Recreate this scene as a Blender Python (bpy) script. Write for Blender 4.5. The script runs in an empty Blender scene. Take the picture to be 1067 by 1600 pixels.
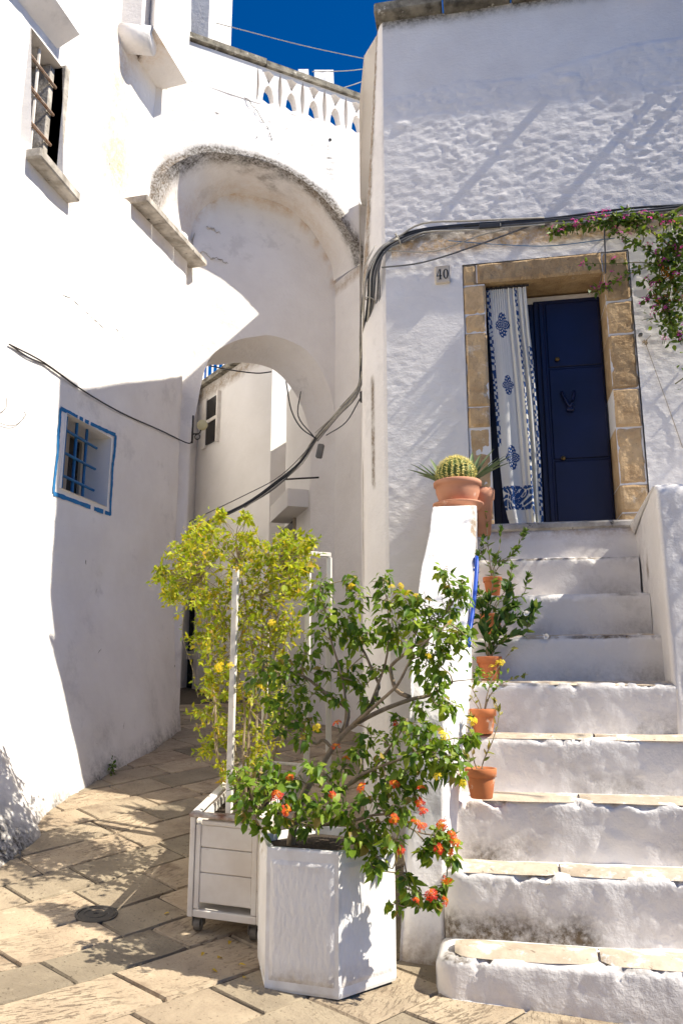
import bpy, math, random
import numpy as np
from mathutils import Vector, Matrix

random.seed(7); rng = np.random.default_rng(7)
scene = bpy.context.scene
COL = scene.collection

# ------------------------------------------------------------------ camera, sky, sun
# world axes: x along the front of the house with the door, y into the alley, z up (metres)
FPX, PITCH, YAW = 1225.0, math.radians(12.3), math.radians(10.56)
CAM = np.array([0.087, -3.235, 1.25])
cam_d = bpy.data.cameras.new('camera'); cam = bpy.data.objects.new('camera', cam_d); COL.objects.link(cam)
cam.location = CAM; cam.rotation_euler = (math.pi/2 + PITCH, 0, YAW)
cam_d.sensor_fit = 'VERTICAL'; cam_d.sensor_height = 24; cam_d.sensor_width = 16
cam_d.lens = 24*FPX/1600; cam_d.clip_start = .05; cam_d.clip_end = 3000
scene.camera = cam

SUN_EL, SUN_G = math.radians(47.0), math.radians(5.8)
world = bpy.data.worlds.new('World'); scene.world = world; world.use_nodes = True
wn = world.node_tree; bg = wn.nodes['Background']
sky = wn.nodes.new('ShaderNodeTexSky'); sky.sky_type = 'NISHITA'; sky.sun_disc = False
sky.sun_elevation = SUN_EL; sky.sun_rotation = math.pi/2 + SUN_G
sky.altitude = 1500; sky.air_density = 1.0; sky.dust_density = 0.0; sky.ozone_density = 10.0
hs = wn.nodes.new('ShaderNodeHueSaturation'); hs.inputs['Saturation'].default_value = 1.28; hs.inputs['Hue'].default_value = .505; wn.links.new(sky.outputs[0], hs.inputs['Color']); wn.links.new(hs.outputs[0], bg.inputs[0]); bg.inputs[1].default_value = 0.070
sun_d = bpy.data.lights.new('sun', 'SUN'); sun = bpy.data.objects.new('sun', sun_d); COL.objects.link(sun)
sun_d.energy = 4.15; sun_d.angle = math.radians(.55); sun_d.color = (1, .935, .815)
TO_SUN = Vector((math.cos(SUN_EL)*math.cos(SUN_G), -math.cos(SUN_EL)*math.sin(SUN_G), math.sin(SUN_EL)))
sun.rotation_euler = TO_SUN.to_track_quat('Z', 'Y').to_euler(); sun.location = (6, -3, 9)
vs = scene.view_settings
vs.view_transform = 'Standard'; vs.look = 'None'; vs.gamma = 1; vs.use_curve_mapping = False
vs.exposure = 1.06
scene.cycles.max_bounces = 10; scene.cycles.diffuse_bounces = 8

# ------------------------------------------------------------------ helpers: picking points on real planes
RGT = np.array([math.cos(YAW), math.sin(YAW), 0]); FWD = np.array([-math.sin(YAW), math.cos(YAW), 0])
def ray(x, y):
    u, v = (x-533.5)/FPX, (800-y)/FPX
    return RGT*u + FWD*(math.cos(PITCH)-v*math.sin(PITCH)) + np.array([0, 0, math.sin(PITCH)+v*math.cos(PITCH)])
def on(x, y, P, N):
    d = ray(x, y); N = np.array(N, float); t = np.dot(np.array(P, float)-CAM, N)/np.dot(d, N); return CAM+t*d
def onY(x, y, n): return on(x, y, (0, n, 0), (0, 1, 0))
def onX(x, y, s): return on(x, y, (s, 0, 0), (1, 0, 0))
def gz(s, n):
    x = .507+.983*s+.183*n; y = 3.197-.183*s+.983*n
    sp = lambda t, k: k*np.log1p(np.exp(-np.abs(t/k)))+np.maximum(t, 0)
    return .12-.055*x+.15*sp(y-3.6, .25)-.10*sp(y-7.7, .4)

# value noise
_T = rng.random((64, 64, 64))
def vnoise(P):
    P = np.asarray(P, float); i = np.floor(P).astype(int); f = P-i; f = f*f*(3-2*f); i &= 63; j = (i+1) & 63
    g = lambda a, b, c: _T[a, b, c]
    x0, y0, z0 = i.T; x1, y1, z1 = j.T; fx, fy, fz = f.T
    a = g(x0, y0, z0)*(1-fx)+g(x1, y0, z0)*fx; b = g(x0, y1, z0)*(1-fx)+g(x1, y1, z0)*fx
    c = g(x0, y0, z1)*(1-fx)+g(x1, y0, z1)*fx; d = g(x0, y1, z1)*(1-fx)+g(x1, y1, z1)*fx
    return (a*(1-fy)+b*fy)*(1-fz)+(c*(1-fy)+d*fy)*fz
def fbm(P, scale, octv=4, gain=.5):
    P = np.asarray(P, float)*scale; s = 0; a = 1; t = 0
    for k in range(octv):
        s = s+a*(vnoise(P*(2.03**k)+17.3*k)-.5); t += a; a *= gain
    return s/t*2

# ------------------------------------------------------------------ helpers: objects
def tag(o, label=None, cat=None, group=None, kind=None):
    if label: o['label'] = label
    if cat: o['category'] = cat
    if group: o['group'] = group
    if kind: o['kind'] = kind
    return o
def thing(name, loc, label, cat, group=None):
    o = bpy.data.objects.new(name, None); COL.objects.link(o); o.location = Vector(loc); o.empty_display_size = .1
    return tag(o, label, cat, group)
def wpos(o):
    p = Vector((0, 0, 0))
    while o is not None: p = p+o.location; o = o.parent
    return p
def link(name, me, parent=None, mat=None, mw=None):
    o = bpy.data.objects.new(name, me); COL.objects.link(o)
    if mat is not None and len(me.materials) == 0: me.materials.append(mat)
    if parent is not None:
        o.parent = parent
        if parent.type == 'EMPTY': o.matrix_parent_inverse = Matrix.Translation(-parent.location)
    if mw is not None: o.matrix_basis = mw
    return o
def mesh(name, V, F, smooth=False, attrs=None):
    me = bpy.data.meshes.new(name)
    V = np.asarray(V, dtype=np.float64).reshape(-1, 3)
    me.from_pydata(V.tolist(), [], F if isinstance(F, list) else F.tolist()); me.validate(clean_customdata=False)
    if attrs:
        for k, a in attrs.items():
            a = np.asarray(a, dtype=np.float32)
            if a.ndim == 1:
                at = me.attributes.new(k, 'FLOAT', 'POINT'); at.data.foreach_set('value', a)
            else:
                at = me.attributes.new(k, 'FLOAT_COLOR', 'POINT')
                if a.shape[1] == 3: a = np.hstack([a, np.ones((len(a), 1), np.float32)])
                at.data.foreach_set('color', a.ravel())
    if smooth: me.shade_smooth()
    me.update(); return me
class MB:
    def __init__(s): s.v = []; s.f = []
    def add(s, V, F):
        b = len(s.v); s.v += [tuple(float(c) for c in p) for p in V]; s.f += [tuple(b+i for i in q) for q in F]; return s
    def box(s, c, size, rot=None, taper=1.0, bev=0.0):
        x, y, z = [k/2 for k in size]
        if bev <= 0:
            P = [(-x, -y, -z), (x, -y, -z), (x, y, -z), (-x, y, -z), (-x*taper, -y*taper, z), (x*taper, -y*taper, z), (x*taper, y*taper, z), (-x*taper, y*taper, z)]
            Fs = [(3, 2, 1, 0), (4, 5, 6, 7), (0, 1, 5, 4), (1, 2, 6, 5), (2, 3, 7, 6), (3, 0, 4, 7)]
        else:
            P = []; Fs = []
            b = min(bev, x*.9, y*.9, z*.9)
            rings = [(-z, b), (-z+b, 0), (z-b, 0), (z, b)]
            for zz, ins in rings:
                X, Y = x-ins, y-ins; c2 = b if ins == 0 else b*.6
                P += [(-X+c2, -Y, zz), (X-c2, -Y, zz), (X, -Y+c2, zz), (X, Y-c2, zz), (X-c2, Y, zz), (-X+c2, Y, zz), (-X, Y-c2, zz), (-X, -Y+c2, zz)]
            for r in range(3):
                for k in range(8): Fs.append((r*8+k, r*8+(k+1) % 8, r*8+8+(k+1) % 8, r*8+8+k))
            Fs += [tuple(range(7, -1, -1)), tuple(range(24, 32))]
        P = [Vector(p) for p in P]
        if rot is not None: P = [rot @ p for p in P]
        return s.add([p+Vector(c) for p in P], Fs)
    def tube(s, pts, r, n=6, smooth=3, cap=True):
        pts = [np.array(p, float) for p in pts]
        rr = list(r) if hasattr(r, '__len__') else [r]*len(pts)
        if smooth > 1 and len(pts) > 2:
            q = []; qr = []
            E = [2*pts[0]-pts[1]]+pts+[2*pts[-1]-pts[-2]]
            for i in range(len(pts)-1):
                p0, p1, p2, p3 = E[i:i+4]
                for k in range(smooth):
                    t = k/smooth
                    q.append(.5*(2*p1+(p2-p0)*t+(2*p0-5*p1+4*p2-p3)*t*t+(3*p1-p0-3*p2+p3)*t**3)); qr.append(rr[i]*(1-t)+rr[i+1]*t)
            q.append(pts[-1]); qr.append(rr[-1]); pts, rr = q, qr
        V = []; F = []; up = np.array([.13, .21, .97]); m = len(pts)
        for i, p in enumerate(pts):
            t = pts[min(i+1, m-1)]-pts[max(i-1, 0)]; t = t/(np.linalg.norm(t)+1e-9)
            a = np.cross(t, up)
            if np.linalg.norm(a) < .15: a = np.cross(t, np.array([1, .1, 0]))
            a /= np.linalg.norm(a); b = np.cross(t, a)
            for k in range(n):
                w = 2*math.pi*k/n; V.append(p+rr[i]*(math.cos(w)*a+math.sin(w)*b))
        for i in range(m-1):
            for k in range(n): F.append((i*n+k, i*n+(k+1) % n, (i+1)*n+(k+1) % n, (i+1)*n+k))
        if cap: F += [tuple(range(n-1, -1, -1)), tuple(range((m-1)*n, m*n))]
        return s.add(V, F)
    def lathe(s, prof, c=(0, 0, 0), n=24, jit=0):
        V = []; F = []
        for r, z in prof:
            for k in range(n):
                w = 2*math.pi*k/n; V.append((c[0]+r*math.cos(w), c[1]+r*math.sin(w), c[2]+z))
        for i in range(len(prof)-1):
            for k in range(n): F.append((i*n+k, i*n+(k+1) % n, (i+1)*n+(k+1) % n, (i+1)*n+k))
        return s.add(V, F)
    def prism(s, poly, M4, depth):
        n = len(poly)
        V = [M4 @ Vector((x, y, 0)) for x, y in poly]+[M4 @ Vector((x, y, depth)) for x, y in poly]
        F = [tuple(range(n-1, -1, -1)), tuple(range(n, 2*n))]+[(k, (k+1) % n, n+(k+1) % n, n+k) for k in range(n)]
        return s.add(V, F)
    def build(s, name, mat, parent=None, smooth=False):
        return link(name, mesh(name, s.v, s.f, smooth), parent, mat)
def grid(P, closed=False):
    """P: (r, c, 3) points -> V, F"""
    r, c = P.shape[:2]; V = P.reshape(-1, 3)
    i, j = np.meshgrid(np.arange(r-1), np.arange(c if closed else c-1), indexing='ij')
    j2 = (j+1) % c
    F = np.stack([i*c+j, i*c+j2, (i+1)*c+j2, (i+1)*c+j], -1).reshape(-1, 4)
    return V, F

# ------------------------------------------------------------------ materials
def nmat(name, c1, c2=None, scale=3.0, detail=6, rough=.85, bumps=(), stain=None, stain2=None, rnd=0.0, hue=0.0, spec=.3, attrcol=None,
         trans=0.0, stretch=None, metal=0.0, spots=None, contrast=(.35, .65), grooves=False):
    m = bpy.data.materials.new(name); m.use_nodes = True; nt = m.node_tree; N = nt.nodes; L = nt.links
    b = N['Principled BSDF']; b.inputs['Roughness'].default_value = rough; b.inputs['Specular IOR Level'].default_value = spec; b.inputs['Metallic'].default_value = metal
    tc = N.new('ShaderNodeTexCoord'); vec = tc.outputs['Object']
    oi = N.new('ShaderNodeObjectInfo')
    if rnd or hue:
        mul = N.new('ShaderNodeVectorMath'); mul.operation = 'SCALE'; cx = N.new('ShaderNodeCombineXYZ')
        for k in range(3): L.new(oi.outputs['Random'], cx.inputs[k])
        mul.inputs['Scale'].default_value = 13.7; L.new(cx.outputs[0], mul.inputs[0])
        ad = N.new('ShaderNodeVectorMath'); L.new(vec, ad.inputs[0]); L.new(mul.outputs[0], ad.inputs[1]); vec = ad.outputs[0]
    def noise(sc, det=6, v=None, st=None, ro=.6):
        n = N.new('ShaderNodeTexNoise'); n.inputs['Scale'].default_value = sc; n.inputs['Detail'].default_value = det; n.inputs['Roughness'].default_value = ro
        src = v or vec
        if st is not None:
            mp = N.new('ShaderNodeMapping'); mp.inputs['Scale'].default_value = st; L.new(src, mp.inputs['Vector']); src = mp.outputs[0]
        L.new(src, n.inputs['Vector']); return n.outputs['Fac']
    def ramp(s, a, bb, v0=0, v1=1):
        r = N.new('ShaderNodeMapRange'); r.clamp = True
        for k, v in zip(('From Min', 'From Max', 'To Min', 'To Max'), (a, bb, v0, v1)): r.inputs[k].default_value = v
        L.new(s, r.inputs['Value']); return r.outputs[0]
    def mix(f, a, bb, mode='MIX'):
        x = N.new('ShaderNodeMix'); x.data_type = 'RGBA'; x.blend_type = mode
        if isinstance(f, (int, float)): x.inputs[0].default_value = f
        else: L.new(f, x.inputs[0])
        for s, k in ((a, 6), (bb, 7)):
            if isinstance(s, tuple): x.inputs[k].default_value = (*s, 1)
            else: L.new(s, x.inputs[k])
        return x.outputs[2]
    def math_(op, a, bb):
        x = N.new('ShaderNodeMath'); x.operation = op; x.use_clamp = True
        for s, k in ((a, 0), (bb, 1)):
            if isinstance(s, (int, float)): x.inputs[k].default_value = s
            else: L.new(s, x.inputs[k])
        return x.outputs[0]
    if attrcol:
        at = N.new('ShaderNodeAttribute'); at.attribute_name = attrcol; col = at.outputs['Color']
        if c2 is not None: col = mix(ramp(noise(scale, detail), *contrast), col, mix(1.0, col, c2, 'MULTIPLY'))
    else:
        col = c1
        if c2 is not None: col = mix(ramp(noise(scale, detail, st=stretch), *contrast), c1, c2)
    if spots:                                       # (colour, scale, threshold)
        for sc_, sca, th in spots: col = mix(ramp(noise(sca, 8, ro=.7), th, th+.07), col, sc_)
    gro = None
    if grooves:                                     # tool marks: streaks in the stone's own direction, strong on some stones only
        vr = N.new('ShaderNodeVectorRotate'); vr.rotation_type = 'Z_AXIS'; L.new(vec, vr.inputs['Vector'])
        an = ramp(oi.outputs['Random'], 0, 1, .2, 2.6); L.new(an, vr.inputs['Angle'])
        g1 = noise(1, 4, v=vr.outputs[0], st=(16, 75, 40), ro=.65)
        msk = ramp(noise(2.3, 3), .40, .62)
        gro = math_('MULTIPLY', ramp(g1, .54, .62), msk)
        gro = math_('MULTIPLY', gro, ramp(oi.outputs['Random'], .45, .75, .12, 1)); col = mix(math_('MULTIPLY', gro, .75), col, (.085, .066, .042))
    if rnd:
        col = mix(1.0, col, mix(ramp(oi.outputs['Random'], 0, 1), (1-rnd,)*3, (1+rnd*.4,)*3), 'MULTIPLY')
    if hue:
        col = mix(math_('MULTIPLY', oi.outputs['Random'], hue), col, (.34, .20, .12))
    for st, nm in ((stain, 'stain'), (stain2, 'ochre')):
        if st:
            at = N.new('ShaderNodeAttribute'); at.attribute_name = nm
            n1 = ramp(noise(9, 8, ro=.72), .33, .62, 0, 1); n2 = ramp(noise(45, 5, ro=.7), .3, .6, .35, 1)
            f = math_('MULTIPLY', math_('MULTIPLY', at.outputs['Fac'], 1.7), math_('MULTIPLY', math_('ADD', math_('MULTIPLY', at.outputs['Fac'], .45), n1), n2))
            col = mix(f, col, st)
    if isinstance(col, tuple): b.inputs['Base Color'].default_value = (*col, 1)
    else: L.new(col, b.inputs['Base Color'])
    prev = None
    for bp in bumps:
        sc, strength, dist = bp[:3]; st = bp[3] if len(bp) > 3 else None
        x = N.new('ShaderNodeBump'); x.inputs['Strength'].default_value = strength; x.inputs['Distance'].default_value = dist
        L.new(noise(sc, 6, st=st), x.inputs['Height'])
        if prev: L.new(prev, x.inputs['Normal'])
        prev = x.outputs[0]
    if gro is not None:
        x = N.new('ShaderNodeBump'); x.invert = True; x.inputs['Strength'].default_value = .9; x.inputs['Distance'].default_value = .008; L.new(gro, x.inputs['Height']); L.new(prev, x.inputs['Normal']); prev = x.outputs[0]
    if prev: L.new(prev, b.inputs['Normal'])
    if trans:
        out = N['Material Output']; tr = N.new('ShaderNodeBsdfTranslucent'); mx = N.new('ShaderNodeMixShader'); mx.inputs[0].default_value = trans
        if isinstance(col, tuple): tr.inputs[0].default_value = (*col, 1)
        else: L.new(mix(1.0, col, (1.25, 1.2, .6), 'MULTIPLY'), tr.inputs[0])
        L.new(b.outputs[0], mx.inputs[1]); L.new(tr.outputs[0], mx.inputs[2]); L.new(mx.outputs[0], out.inputs[0])
    return m
W1, W2 = (.81, .775, .735), (.745, .705, .665)
GRIME = (.055, .048, .038); OCHRE = (.55, .37, .20)
M = {}
M['plaster'] = nmat('whitewash', W1, W2, 2.2, rough=.95, bumps=((7, .5, .02), (24, .45, .012), (70, .4, .005)), stain=GRIME, stain2=OCHRE, spots=(((.46, .42, .37), 30, .675), ((.68, .645, .61), 1.6, .58)))
M['plaster_rough'] = nmat('rough_whitewash', W1, W2, 3, rough=.95, bumps=((32, .45, .008, (1, 1, 1.8)), (95, .4, .003)), spots=(((.66, .63, .60), 5, .66),), stain=GRIME, stain2=OCHRE)
M['plaster_far'] = nmat('alley_whitewash', (.79, .76, .725), (.73, .70, .66), 1.5, rough=.95, bumps=((5, .4, .02),), stain=GRIME, stain2=OCHRE)
M['lichen'] = nmat('lichened_stone', (.30, .27, .21), (.07, .062, .05), 9, rough=.95, bumps=((20, .8, .02),), spots=(((.62, .58, .5), 14, .6),), rnd=.3)
M['sill_stone'] = nmat('weathered_sill_stone', (.60, .55, .48), (.27, .24, .20), 7, rough=.95, bumps=((22, .7, .012),), spots=(((.05, .045, .04), 11, .6),))
M['sandstone'] = nmat('golden_sandstone', (.64, .45, .25), (.46, .30, .155), 8, rough=.95, bumps=((14, .9, .02), (70, .8, .006)), rnd=.28, spots=(((.25, .16, .09), 34, .63), ((.70, .57, .41), 6, .60)))
M['paver'] = nmat('limestone_paver', (.45, .375, .26), (.30, .245, .17), 3.5, rough=.85, rnd=.38, hue=.25, spec=.3, grooves=True,
                  bumps=((70, .8, .006), (14, .5, .012)), spots=(((.10, .078, .05), 55, .585), ((.52, .44, .31), 6, .62), ((.13, .10, .065), 9, .66), ((.24, .19, .13), 2.0, .57)))
M['joint'] = nmat('paving_joint', (.10, .08, .058), (.05, .04, .03), 20, rough=.95, bumps=((40, .6, .01),))
M['tread'] = nmat('worn_tread_stone', (.60, .50, .38), (.46, .37, .27), 10, rough=.9, rnd=.1, bumps=((25, .7, .008),), spots=(((.22, .17, .12), 35, .61), ((.76, .72, .66), 7, .54)))
M['navy'] = nmat('navy_door_paint', (.004, .009, .050), (.003, .007, .036), 4, rough=.42, spec=.4, bumps=((30, .1, .003),))
M['dark'] = nmat('unlit_black', (.012, .012, .016), rough=.9)  # near-black colour standing in for unlit depth
M['glass'] = nmat('dark_window_glass', (.018, .016, .014), (.03, .026, .022), 3, rough=.25, spec=.2)
M['wood'] = nmat('old_window_wood', (.42, .36, .29), (.30, .25, .19), 12, rough=.8, stretch=(1, 1, .15))
M['blue'] = nmat('blue_bar_paint', (.012, .13, .32), (.016, .10, .24), 20, rough=.5)
M['blueline'] = nmat('blue_brushed_paint', (.015, .17, .40), (.02, .13, .30), 15, rough=.8)
M['railblue'] = nmat('royal_blue_paint', (.012, .07, .42), rough=.4)
M['iron'] = nmat('rusty_iron', (.40, .33, .27), (.25, .12, .05), 25, rough=.8, bumps=((60, .5, .003),))
M['black'] = nmat('black_iron', (.025, .024, .023), (.05, .04, .035), 30, rough=.6)
M['cable'] = nmat('grey_cable', (.17, .165, .16), (.10, .10, .10), 6, rough=.55)
M['cable_dark'] = nmat('black_cable', (.035, .037, .042), rough=.5)
M['cable_light'] = nmat('whitewashed_cable', (.52, .48, .40), (.36, .33, .28), 14, rough=.8)
M['cable_blue'] = nmat('blue_cable', (.10, .22, .36), rough=.6)
M['terra'] = nmat('terracotta', (.60, .215, .085), (.52, .17, .065), 8, rough=.85, spec=.2, bumps=((60, .2, .002),), rnd=.2, spots=(((.70, .47, .34), 14, .60), ((.38, .13, .06), 7, .64)))
M['terra_pale'] = nmat('pale_terracotta', (.60, .30, .19), (.52, .24, .14), 6, rough=.85, spec=.2, bumps=((50, .2, .002),), spots=(((.68, .45, .34), 12, .62),))
M['soil'] = nmat('dark_soil', (.035, .026, .018), (.07, .05, .035), 40, rough=1, bumps=((90, 1, .01),))
M['wood_white'] = nmat('flaking_white_paint', (.74, .70, .64), (.64, .58, .51), 6, rough=.6, bumps=((35, .25, .003),), spots=(((.20, .13, .09), 24, .665), ((.52, .45, .38), 5, .62)))
M['rust'] = nmat('rusted_edge', (.20, .09, .05), (.62, .56, .48), 16, rough=.85, bumps=((50, .5, .003),))
M['concrete'] = nmat('textured_white_concrete', (.78, .765, .74), (.72, .70, .67), 5, rough=.9, stain=(.30, .22, .14), bumps=((75, .8, .006, (1, 1, .35)), (150, .3, .003)))
M['concrete_rim'] = nmat('white_concrete_rim', (.77, .76, .74), (.66, .63, .58), 12, rough=.9, bumps=((60, .3, .004),), spots=(((.40, .30, .2), 15, .68),))
M['bark'] = nmat('grey_brown_bark', (.33, .255, .17), (.19, .14, .09), 30, rough=.95, bumps=((70, .8, .005, (1, 1, .4)),))
M['twig'] = nmat('pale_twig', (.40, .32, .21), (.24, .18, .11), 30, rough=.9)
M['stem'] = nmat('green_stem', (.14, .17, .06), (.19, .14, .06), 20, rough=.7)
M['leaf'] = nmat('green_leaf', None, (.72, .72, .72), 60, rough=.5, spec=.35, attrcol='Col', trans=.42)
M['leaf_soft'] = nmat('thin_leaf', None, (.8, .8, .8), 60, rough=.5, spec=.3, attrcol='Col', trans=.5)
M['petal'] = nmat('petal', None, None, rough=.6, attrcol='Col', trans=.35)
M['cactus'] = nmat('cactus_skin', (.10, .15, .03), (.16, .20, .05), 12, rough=.6)
M['spine'] = nmat('cactus_spine', (.78, .68, .25), rough=.6, trans=.2)
M['aloe'] = nmat('aloe_skin', (.13, .19, .085), (.18, .22, .10), 18, rough=.5)
M['cloth'] = nmat('white_linen', (.80, .79, .77), rough=.9, trans=.25)
M['print'] = nmat('printed_cotton', None, None, rough=.9, attrcol='Col', trans=.3, bumps=((260, .15, .001),), spec=.1)
M['tile'] = nmat('cream_tile', (.66, .58, .46), (.58, .49, .38), 12, rough=.5)
M['ink'] = nmat('black_ink', (.02, .02, .02), rough=.6)
M['brass'] = nmat('dull_brass', (.20, .13, .05), rough=.4, metal=.8)
M['lampglass'] = nmat('cream_lamp_disc', (.52, .46, .27), (.45, .40, .22), 10, rough=.35)
M['castiron'] = nmat('cast_iron_cover', (.055, .05, .045), (.085, .075, .06), 20, rough=.6, metal=.3)
M['rubber'] = nmat('grimy_caster', (.09, .08, .07), (.20, .18, .15), 20, rough=.7, metal=.2)

# ------------------------------------------------------------------ pavement: base sheet + stone pavers
ss = np.linspace(-14, 9, 140); nn = np.linspace(-8, 22, 180)
S_, N_ = np.meshgrid(ss, nn, indexing='ij')
V, F = grid(np.stack([S_, N_, gz(S_, N_)-.0085], -1))
pavement = tag(link('pavement', mesh('pavement', V, F, True), None, M['joint']), kind='structure')
S_, N_ = np.meshgrid(np.linspace(-400, 400, 41), np.linspace(-400, 400, 41), indexing='ij')
far = np.where((np.abs(S_) < 25) & (np.abs(N_) < 25), -1.5, -1.2)
V, F = grid(np.stack([S_, N_, far], -1)); tag(link('ground', mesh('ground', V, F), None, M['joint']), kind='structure')
RD = np.array([math.sin(math.radians(30.5)), math.cos(math.radians(30.5))]); JD = np.array([RD[1], -RD[0]])
rows = [-.755+.0]
def paver(a0, a1, b0, b1):
    g = .0065; k = 5
    b = .005
    us = np.array([a0+g, a0+g+b, *np.linspace(a0+.1, a1-.1, 2), a1-g-b, a1-g]) if a1-a0 > .3 else np.array([a0+g, a0+g+b, (a0+a1)/2-.01, (a0+a1)/2+.01, a1-g-b, a1-g])
    vs_ = np.array([b0+g, b0+g+b, b1-g-b, b1-g])
    U, Vv = np.meshgrid(us, vs_, indexing='ij')
    e = rng.normal(0, .0022, U.shape); e[1:-1, 1:-1] = 0
    X = RD[0]*(U+e)+JD[0]*(Vv+e); Y = RD[1]*(U+e)+JD[1]*(Vv+e)
    edge = np.ones(U.shape); edge[1:-1, 1:-1] = 0
    tilt = rng.normal(0, .0015)+rng.normal(0, .006)*(U-(a0+a1)/2)+rng.normal(0, .008)*(Vv-(b0+b1)/2)
    Z = gz(X, Y)+np.where(edge > 0, -.007, 0.001+np.abs(tilt)*.7)+np.where(edge > 0, 0, rng.normal(0, .0012, U.shape))
    return X, Y, Z
npav = 0
rowv = [.745, .445, .145, -.155, -.455, -.755, -1.09, -1.36, -1.633, -1.943, -2.22, -2.50, -2.77, -3.04, -3.33, -3.62, -3.93, -4.24, -4.55, -4.86, -5.2, -5.5, -5.85, -6.2, -6.6]
for r in range(len(rowv)-1):
    b1, b0 = rowv[r], rowv[r+1]; a = -4.2+rng.random()*.5
    while a < 9.5:
        L_ = rng.uniform(.32, .60); a1 = a+L_
        c = RD*(a+a1)/2+JD*(b0+b1)/2
        hid = (c[0] > -.10 and c[1] > .35) or (c[0] > .3 and c[1] > .2) or c[0] < -6.0 or c[0] > 1.3 or c[1] < -1.3 or c[1] > 9.0 or (c[0] > -.3 and c[1] > 1.0) or (c[0] < -3.4 and c[1] < 4)
        wl = -2.45 if c[1] < 1.2 else -2.65
        hid = hid or (c[1] < 4.0 and c[0] < wl-.35) or (c[1] > 2.2 and c[0] > -.6)
        if not hid:
            X, Y, Z = paver(a, a1, b0, b1); V, F = grid(np.stack([X, Y, Z], -1))
            link('paver', mesh('paver', V, F), pavement, M['paver']); npav += 1
        a = a1
print('pavers', npav)

# ------------------------------------------------------------------ house with the door
HY = 1.85
house = thing('house', (.5, HY, gz(.5, HY)), 'white house with the golden stone doorway and blue door at the top of the steps', 'house')
# front wall, displaced whitewash
xs = np.unique(np.concatenate([np.arange(-.54, 1.75, .0125), np.arange(1.75, 3.61, .05), [0.0, 1.112]])); zs = np.unique(np.concatenate([np.arange(0, 6.24, .0125), [2.0, 4.115]]))
X, Z = np.meshgrid(xs, zs, indexing='ij'); P = np.stack([X, 0*X, Z], -1)
flat = P.reshape(-1, 3)
edge_z = 5.55+.10*fbm(np.stack([flat[:, 0], 0*flat[:, 0], 0*flat[:, 0]], -1), 2.0)+.13*np.clip((flat[:, 0]+.54)/1.7, 0, 1)
low = 1/(1+np.exp((flat[:, 2]-edge_z)/.006)); lower_smooth = 1/(1+np.exp((flat[:, 2]-3.15)/.25)); belowcable = 1/(1+np.exp((flat[:, 2]-4.25)/.04))
amp = low*(.0033*(1-.45*belowcable)*(1-.35*lower_smooth))+.0012
rel = (fbm(flat*np.array([1, 1, 1.45]), 15, 4, .68)+.6*fbm(flat*np.array([.8, 1, 1.4])+5, 34, 2, .7))*(.55+.9*np.clip(.5+fbm(flat, 1.6, 2), 0, 1))
dy = -(amp*rel*1.15)-low*.010-.009*fbm(flat, 1.0, 2)*low
# plaster lumps that throw the long raking streaks
for (cx, cz, hx, hz, dd) in ((.80, 5.52, .07, .03, .012), (.30, 4.62, .03, .02, .012), (-.40, 5.30, .05, .03, .012)):
    dy -= dd*np.exp(-((flat[:, 0]-cx)/hx)**2-((flat[:, 2]-cz)/hz)**2)
P2 = P.copy(); P2[..., 1] = HY+dy.reshape(X.shape)
# grime: above the lintel along the cables, at the foot
st = .75*np.exp(-((flat[:, 2]-4.335)/.05)**2)*(flat[:, 0] > -.45)*(.3+.7*(fbm(flat, 3, 3) > -.1))
st += .55*np.clip((flat[:, 2]-6.12)/.1, 0, 1)
oc = .9*np.exp(-((flat[:, 2]-4.28)/.06)**2)*(flat[:, 0] > -.5)
V, F = grid(P2)
r, c = X.shape
keep = []
Fi = F[:, 0]//c; Fj = F[:, 0] % c
xc = (xs[Fi]+xs[np.minimum(Fi+1, r-1)])/2; zc = (zs[Fj]+zs[np.minimum(Fj+1, c-1)])/2
hole = (xc > 0.0) & (xc < 1.112) & (zc > 2.0) & (zc < 4.115)
F = F[~hole]
link('wall', mesh('wall', V, F, True, {'stain': st, 'ochre': oc}), house, M['plaster_rough'])
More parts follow.
